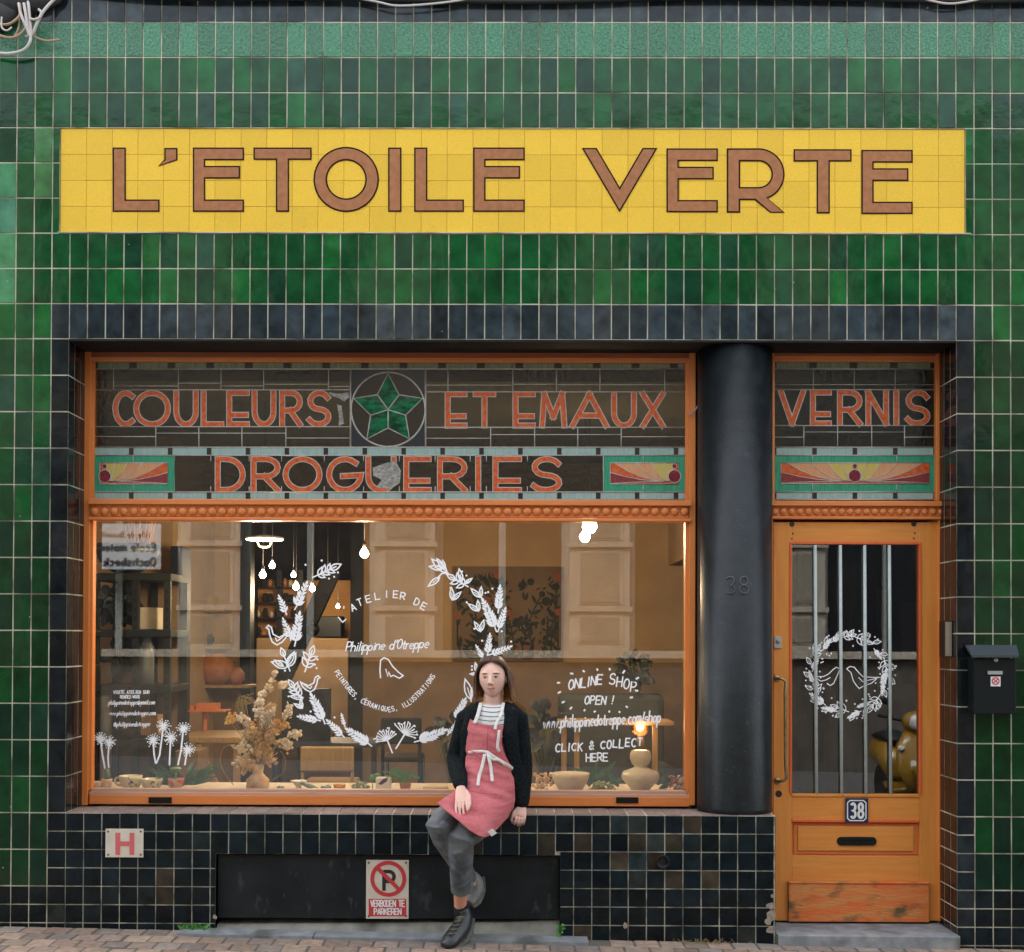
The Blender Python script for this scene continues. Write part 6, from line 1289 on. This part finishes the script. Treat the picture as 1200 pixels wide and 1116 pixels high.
# arms
LSh, LEl, LWr = P(546, 844, .0), P(534, 890, .015), P(540, 922, -.235)
RSh, REl, RWr = P(607, 843, .0), P(613, 895, .02), P(611.5, 944, -.035)
b.tube([P(560, 842, .01), LSh, LSh.lerp(LEl, .5), LEl, LEl.lerp(LWr, .4), LWr], [.05, .045, .04, .035, .034, .024], 12); b.tube([P(595, 842, .01), RSh, RSh.lerp(REl, .5), REl, REl.lerp(RWr, .4), RWr], [.05, .045, .04, .035, .034, .025], 12)
def hand(wr, kn, tips, wid, side_v, thumb):
    """palm from wrist to knuckle line, four separate fingers and a thumb leaving the side of the palm"""
    wr, kn = Vector(wr), Vector(kn); sv2 = Vector(side_v).normalized(); ax = (kn - wr).normalized()
    b.tube([wr, wr.lerp(kn, .35), wr.lerp(kn, .8), kn], [(.023, .018), (.031, .017), (.035, .015), (.032, .012)], 12, ref=sv2)
    for i, chain in enumerate(tips):
        o_ = kn + sv2 * wid * (i - 1.5); b.tube([o_ - ax * .018] + [Vector(q) for q in chain(o_)], [.0084, .008, .0075, .006][:1 + len(chain(o_))], 8)
    b.tube([Vector(q) for q in thumb], [.012, .011, .0095, .007][:len(thumb)], 8)
dl = [(.040, .024), (.047, .028), (.044, .026), (.034, .020)]
k1 = P(541, 937.5, -.345)
hand(LWr, k1, [lambda o_, i=i: (o_ + Vector((.002 * (i - 1.5), -.018, -.006)), o_ + Vector((.003 * (i - 1.5), -.048, -dl[i][0])), o_ + Vector((.003 * (i - 1.5) + .004, -.062, -dl[i][0] - dl[i][1]))) for i in range(4)], .0165, (1, .1, .1), [LWr.lerp(k1, .3) + Vector((.024, -.0, 0)), LWr.lerp(k1, .7) + Vector((.043, -.012, 0)), k1 + Vector((.044, -.03, -.022)), k1 + Vector((.036, -.048, -.045))])
k2 = P(609.5, 957, -.062)
hand(RWr, k2, [lambda o_, i=i: (o_ + Vector((0, -.006, -.012)), o_ + Vector((-.004, -.004, -.030 - .004 * (i in (1, 2)))), o_ + Vector((-.006, .022, -.048 - .006 * (i in (1, 2))))) for i in range(4)], .0165, (1, .12, 0), [RWr.lerp(k2, .3) + Vector((-.02, 0, 0)), RWr.lerp(k2, .75) + Vector((-.04, -.004, 0)), k2 + Vector((-.046, .004, -.018)), k2 + Vector((-.04, .012, -.038))])
# legs
LHi, LKn, LAn = P(562, 938, .03), P(515, 967, -.33), P(552, 1036, -.06)
RHi, RKn, RAn = P(590, 942, .02), P(541, 982, -.35), P(539.5, 1062, -.135)
b.tube([LHi, LHi.lerp(LKn, .5), LKn, LKn.lerp(LAn, .35), LAn], [.075, .066, .05, .05, .033], 14); b.tube([RHi, RHi.lerp(RKn, .5), RKn, RKn.lerp(RAn, .35), RAn, P(542, 1076, -.13)], [.075, .066, .05, .05, .034, .036], 14)
hi_ = HR.inverted()
def skin_col(p_):
    q = hi_ @ (p_ - HC); c = Vector((.76, .49, .39))
    if q.length < .16 and q.y < -.02:
        ax_ = abs(q.x)
        e = ((ax_ - .030) / .0125) ** 2 + ((q.z - .002) / .0055) ** 2
        if e < 1: c = Vector((.03, .02, .018)) if (abs(ax_ - .030) < .0055 or q.z > .0045) else Vector((.50, .42, .38))
        elif ((ax_ - .030) / .019) ** 2 + ((q.z - .004) / .011) ** 2 < 1: c = Vector((.56, .34, .27))  # eye socket shade painted in as darker skin
        if ((ax_ - .031) / .021) ** 2 + ((q.z - .0215 + (ax_ - .03) ** 2 * 6) / .0036) ** 2 < 1: c = Vector((.13, .07, .045))
        zl = q.z + .0615 - q.x * q.x * 5; m_ = (q.x / .0205) ** 2 + (zl / .0072) ** 2
        if m_ < 1: c = Vector((.52, .21, .19)) if abs(zl + .0005) > .0012 else Vector((.30, .10, .09))
        k = math.exp(-(((ax_ - .042) / .018) ** 2 + ((q.z + .028) / .018) ** 2)); c = c.lerp(Vector((.72, .36, .29)), .4 * k)
        if abs(ax_ - .008) < .004 and abs(q.z + .041) < .003 and q.y < -.085: c = Vector((.2, .08, .06))
    elif p_.z < .4: c = Vector((.62, .30, .2))
    elif p_.z < HC.z - .35: c = Vector((.70, .44, .36))
    return c
remesh(b, 'body', M['skin'], pr, .0026, 9, skin_col)
# cardigan
c = MB()
c.tube([P(575, 925, .05), P(575, 893, .04), P(577, 862, .03), P(577, 842, .03), P(577, 831, .03), P(577, 824.5, .035)], [(.165, .10), (.142, .088), (.160, .095), (.176, .078), (.142, .065), (.09, .05)], 22, ref=(1, 0, 0))
c.tube([P(561, 832, .01), LSh + Vector((0, 0, .004)), LSh.lerp(LEl, .5), LEl, LEl.lerp(LWr, .45), LEl.lerp(LWr, .93)], [.056, .06, .056, .054, .052, .040], 14); c.tube([P(594, 832, .01), RSh + Vector((0, 0, .004)), RSh.lerp(REl, .5), REl, REl.lerp(RWr, .45), REl.lerp(RWr, .94)], [.056, .06, .056, .054, .052, .042], 14)
for tt, LWx in ((.9, LEl.lerp(LWr, .93)), (.9, REl.lerp(RWr, .94))): c.ball(LWx, (.041, .041, .03))
c.tube([P(563, 825, -.03), P(555, 834, -.075), P(546, 858, -.10), P(544.5, 885, -.085), P(545.5, 915, -.06)], [(.03, .018), (.042, .022), (.034, .024), (.026, .022), (.03, .02)], 12, ref=(1, 0, 0)); c.tube([P(592, 825, -.03), P(598, 834, -.075), P(597.5, 858, -.105), P(601, 885, -.085), P(607, 925, -.03), P(609, 943, .02)], [(.026, .018), (.042, .022), (.048, .026), (.042, .026), (.045, .03), (.05, .04)], 12, ref=(1, 0, 0))
remesh(c, 'cardigan', M['cardigan'], pr, .007, 3)
# striped top
g_ = gridsurf([[(560, 824, -.03), (569, 826.5, -.070), (578, 827.5, -.078), (587, 826.5, -.070), (595, 824, -.03)], [(557, 836, -.07), (567, 838, -.098), (577, 839, -.104), (588, 838, -.098), (598, 836, -.07)], [(554, 848, -.085), (565, 850, -.112), (576, 851, -.118), (588, 850, -.112), (598, 848, -.085)], [(553, 862, -.09), (564, 864, -.115), (576, 865, -.12), (588, 864, -.115), (598, 862, -.09)]], 6, 12)
sh = gridmesh(g_, None, lambda i, j: (.05, .06, .085) if j % 5 in (3,) else (.70, .69, .66)).build('striped_top', M['shirt'], pr); so_ = sh.modifiers.new('s', 'SOLIDIFY'); so_.thickness = .004
# jeans
j = MB(); j.tube([P(574, 925, .05), P(574, 945, .05), P(574, 951, .06)], [(.15, .11), (.17, .125), (.17, .12)], 20, ref=(1, 0, 0))
j.tube([LHi + Vector((.02, 0, 0)), LHi.lerp(LKn, .5), LHi.lerp(LKn, .85), LKn + Vector((0, -.012, .0)), LKn.lerp(LAn, .2) + Vector((-.006, 0, 0)), LKn.lerp(LAn, .6), LKn.lerp(LAn, .93)], [.09, .09, .083, .077, .072, .060, .05], 16); j.tube([RHi + Vector((-.02, 0, 0)), RHi.lerp(RKn, .5), RHi.lerp(RKn, .85), RKn + Vector((0, -.012, 0)), RKn.lerp(RAn, .2), RKn.lerp(RAn, .55), RKn.lerp(RAn, .77)], [.088, .084, .077, .071, .067, .060, .053], 16)
ca = RKn.lerp(RAn, .76); j.tube([ca + (RKn - RAn) * .035, ca, ca - (RKn - RAn) * .012], [.0545, .0565, .055], 16)
for (p0, p1, n_) in ((LHi, LKn, 3), (RHi, RKn, 3), (RKn, RAn, 5), (LKn, LAn, 3)):
    for i in range(n_):
        q = p0.lerp(p1, random.uniform(.55, 1.0) if p1 in (LKn, RKn) else random.uniform(.0, .75)); d_ = (p1 - p0).normalized(); u_ = d_.orthogonal().normalized(); w_ = d_.cross(u_); a0 = random.uniform(0, 6.28)
        j.tube([q + (u_ * math.cos(a0 + k * .35) + w_ * math.sin(a0 + k * .35)) * .064 + d_ * .012 * k for k in range(6)], [.004, .009, .011, .011, .009, .004], 6)
remesh(j, 'jeans', M['denim'], pr, .007, 3)
# apron: bib, skirt draped over the lap, tapes
def wr_(amp):
    def fn(p_, u, v_): return Vector((0, -1, .25)) * (amp * (noise.noise(Vector((p_.x * 5 + 5, p_.y * 4, p_.z * 26 + p_.x * 9))) + .3 * noise.noise(Vector((p_.x * 12, p_.y * 9, p_.z * 60)))))
    return fn
ap = part_empty('apron', pr, P(572, 900, -.13))
gb = gridsurf([[(551, 843, -.112), (560, 847, -.135), (571, 849.5, -.143), (581, 851, -.140), (590, 850, -.125)], [(547, 858, -.118), (557, 861, -.142), (570, 863, -.15), (580, 864, -.147), (588, 864, -.135)], [(546, 872, -.112), (556, 874, -.14), (569, 876, -.148), (580, 877, -.145), (589, 877, -.13)], [(546, 884, -.105), (556, 886, -.135), (569, 888, -.143), (582, 890, -.138), (597, 895, -.10)]], 12, 12)
def solid(o, th): m_ = o.modifiers.new('solid', 'SOLIDIFY'); m_.thickness = th; m_.offset = 0; return o
solid(gridmesh(gb, wr_(.006)).build('bib', M['apron'], ap), .004)
gs_ = gridsurf([[(546, 880, -.108), (557, 881, -.140), (571, 884, -.150), (586, 889, -.142), (601, 897, -.085)], [(545, 900, -.112), (556, 902, -.160), (571, 904, -.172), (587, 908, -.150), (602, 912, -.075)], [(541, 918, -.15), (554, 921, -.205), (570, 924, -.215), (588, 926, -.175), (603, 928, -.07)], [(529, 930, -.25), (549, 937, -.285), (567, 941, -.285), (587, 942, -.215), (603, 940, -.07)], [(518, 937, -.36), (541, 953, -.385), (560, 962, -.375), (579, 961, -.285), (599, 950, -.085)], [(512, 941, -.415), (536, 961, -.435), (555, 976, -.425), (572, 980, -.35), (595, 958, -.10)]], 14, 14)
solid(gridmesh(gs_, wr_(.016)).build('skirt', M['apron'], ap), .004)
def tape(name, pts, wd, par=ap, m='cotton', up=(0, -1, 0)):
    f = MB(); f.tube(smooth([P(*q) for q in pts], 5), [(wd, .003)] * (5 * (len(pts) - 1) + 1), 8, ref=(1, 0, 0)); return f.build(name, M[m], par)
tape('neck_strap', [(563.5, 824, -.06), (560, 838, -.118), (556, 848, -.142)], .0105); tape('neck_strap', [(590, 824, -.06), (587, 838, -.125), (582, 847, -.142), (580, 855, -.155)], .009); tape('side_edge', [(585, 856, -.155), (584, 866, -.16), (583, 876, -.158), (585, 881, -.15)], .008)
f = MB()
def flat_tape(pts, wd):
    q = smooth([P(*a) for a in pts], 5); f.tube(q, [(.003, wd)] * len(q), 8, ref=(0, -1, 0))
flat_tape([(549, 882, -.125), (558, 881, -.15), (568, 881, -.162), (572, 884, -.166)], .008); flat_tape([(570, 881, -.166), (580, 888, -.164), (590, 894, -.14), (601, 901, -.09)], .009); flat_tape([(570, 883, -.168), (577, 890, -.172), (584, 891, -.16), (592, 896, -.145)], .008); f.build('waist_tie', M['cotton'], ap)
tape('tie_end', [(568, 884, -.172), (565, 898, -.185), (561.5, 910, -.2), (560, 921, -.232)], .009); tape('tie_end', [(572, 885, -.172), (575, 898, -.182), (576, 907, -.19), (577, 916, -.208)], .009)
f = MB(); f.tube(smooth([P(*q) for q in ((572, 850, -.150), (571.5, 863, -.157), (571, 879, -.156))], 4), .0016, 5); f.tube(smooth([P(*q) for q in ((548, 926, -.235), (566, 930, -.245), (584, 931, -.215))], 4), .0016, 5); f.build('seam', mat('apron seam', (.33, .06, .07), .9), ap)
f = MB(); ppoly(f, [(571, 975), (577, 971), (582.5, 976.5), (576, 980.5)], -.365); f.build('care_label', M['cotton'], ap)
# boots
def boot(name, pts, rr, solep, solr, m, label=None):
    t_ = part_empty(name, pr, P(*pts[0])); f_ = MB(); f_.tube(smooth([P(*q) for q in pts], 4), sum([[(a[0] + (b_[0] - a[0]) * k / 4, a[1] + (b_[1] - a[1]) * k / 4) for k in range(4)] for a, b_ in zip(rr, rr[1:])], []) + [rr[-1]], 14, ref=(1, 0, 0))
    remesh(f_, 'upper', m, t_, .006, 4)
    f_ = MB(); pp = [P(*q) for q in pts]; sp2 = []; sr = []
    for a in range(solep, len(pp)):
        tg = (pp[min(a + 1, len(pp) - 1)] - pp[a - 1]).normalized(); ux = (EX - tg * tg.x).normalized(); dn = tg.cross(ux)
        if dn.y - dn.z < 0: dn = -dn
        sp2.append(pp[a] + dn * rr[a][1] * .92 + ux * .006); sr.append((rr[a][0] * 1.1, .011))
    n4 = 4 * (len(sp2) - 1) + 1; f_.tube(smooth(sp2, 4), [(sr[min(k // 4, len(sr) - 1)][0] + (sr[min(k // 4 + 1, len(sr) - 1)][0] - sr[min(k // 4, len(sr) - 1)][0]) * (k % 4) / 4, .011) for k in range(n4)], 12, ref=(1, 0, 0)); f_.build('sole', M['sole'], t_)
    if label: t_['label'] = label
    return t_
bt = boot('boot', [(541, 1064, -.125), (543.5, 1075, -.12), (541, 1086, -.15), (534, 1095, -.2), (526, 1104, -.25), (520, 1109, -.28)], [(.043, .045), (.050, .056), (.052, .055), (.050, .046), (.046, .036), (.028, .020)], 1, None, M['boot'])
f = MB()
for i in range(5):
    a = P(529 + i * 2.7, 1095 - i * 4.9, -.268 + i * .017); f.tube([a + Vector((-.02, .012, 0)), a + Vector((0, -.006, .005)), a + Vector((.022, .014, .004))], .0028, 6)
f.build('lace', M['lace'], bt)
boot('boot', [(551, 1027, -.055), (556, 1033, -.035), (557, 1042, -.035), (553, 1052, -.06), (549, 1059, -.09)], [(.038, .04), (.046, .046), (.047, .046), (.043, .036), (.026, .02)], 1, None, M['boot_g'], 'scuffed grey boot tucked behind the other ankle')
f = MB(); f.tube([P(540, 1061, -.130), P(541, 1068, -.127), P(541.5, 1074, -.127)], [.0395, .041, .042], 14); f.build('sock', M['sock'], pr)
# hair: scalp cap and many locks falling from a centre parting
h = MB()
def hcol(z): 
    t_ = max(0, min(1, (.0 - z) / .12)); a, b_ = Vector((.085, .045, .028)), Vector((.34, .165, .07)); c_ = a.lerp(b_, t_ ** 1.2) ; return tuple(c_)
for s2 in (-1, 1):
    for layer in range(2):
        for i in range(34):
            u = i / 33; y0 = -.060 + .130 * u; zt_ = math.sqrt(max(.02, 1 - (y0 / .1) ** 2)) * .112
            aa = rad(-14 + 104 * u); off_ = .004 + layer * .007 + random.uniform(0, .004)
            rx, ry = .083 + off_, .098 + off_; ln = (-.112 if s2 < 0 else -.126) + random.uniform(-.008, .010) + .012 * layer; bul = .012 + .014 * (s2 > 0)
            pts = [(s2 * .004, y0, zt_ + off_ * .4), (s2 * rx * .52 * math.cos(aa * .35), y0 * 1.04 - .006, zt_ * .86 + off_), (s2 * rx * .93 * math.cos(aa * .6), ry * math.sin(aa) * .92, .048), (s2 * (rx * max(.35, math.cos(aa)) + .006), ry * math.sin(aa), -.012), (s2 * (rx * max(.30, math.cos(aa)) + bul * .8), ry * math.sin(aa) * .97, -.07), (s2 * (rx * max(.25, math.cos(aa)) + bul + random.uniform(-.004, .008)), ry * math.sin(aa) * .92 + random.uniform(-.006, .006), ln)]
            wa, wb = random.uniform(0, 6.28), random.uniform(.002, .006); q = smooth([Vector(p_) for p_ in pts], 3); n0 = len(q); q = [v_ + Vector((s2 * wb * math.sin(wa * .2 + k * .75), wb * .6 * math.cos(wa + k * .9), 0)) * min(1, k / 6) for k, v_ in enumerate(q)]
            f0 = len(h.f); rr = [(.0085 * (1 - .55 * (k / n0) ** 2), .0042 * (1 - .55 * (k / n0) ** 2)) for k in range(n0)]
            h.tube([H(*v_) for v_ in q], rr, 6, c=(.1, .1, .1), ref=(0, 1, 0), caps=False); tone = random.uniform(.7, 1.3)
            for k in range(f0, len(h.f)): h.c[k] = tuple(x * tone for x in hcol(q[(k - f0) // 6].z))
for i in range(46):
    s2 = random.choice((-1, 1)); u = random.random(); aa = rad(-20 + 110 * u); ry = .1; off_ = .014
    q = smooth([Vector(z) for z in ((s2 * .02, -.05 + .11 * u, .112), (s2 * .085, ry * math.sin(aa) * .9, .05), (s2 * (.098 + random.uniform(-.01, .012)), ry * math.sin(aa), -.03), (s2 * (.105 + random.uniform(-.02, .025)), ry * math.sin(aa) * .95, -.12 + random.uniform(-.02, .015)))], 4)
    h.tube([H(*z) for z in q], .0014, 4, c=hcol(-.06), caps=False)
v = []; b0 = MB()
for i in range(15):
    t_ = math.pi * .62 * i / 14
    for k in range(24):
        a = 2 * math.pi * k / 24; x, y, z = .079 * math.sin(t_) * math.cos(a), .098 * math.sin(t_) * math.sin(a), .1145 * math.cos(t_)
        if y < -.02 and z < .09: y = -.02; x *= .97
        v.append(H(x, y + .004, z))
fs = [(i * 24 + k, (i + 1) * 24 + k, (i + 1) * 24 + (k + 1) % 24, i * 24 + (k + 1) % 24) for i in range(14) for k in range(24)]
h.add(v, fs, 0, (.06, .032, .02), True)
h.build('hair', M['hair'], pr)
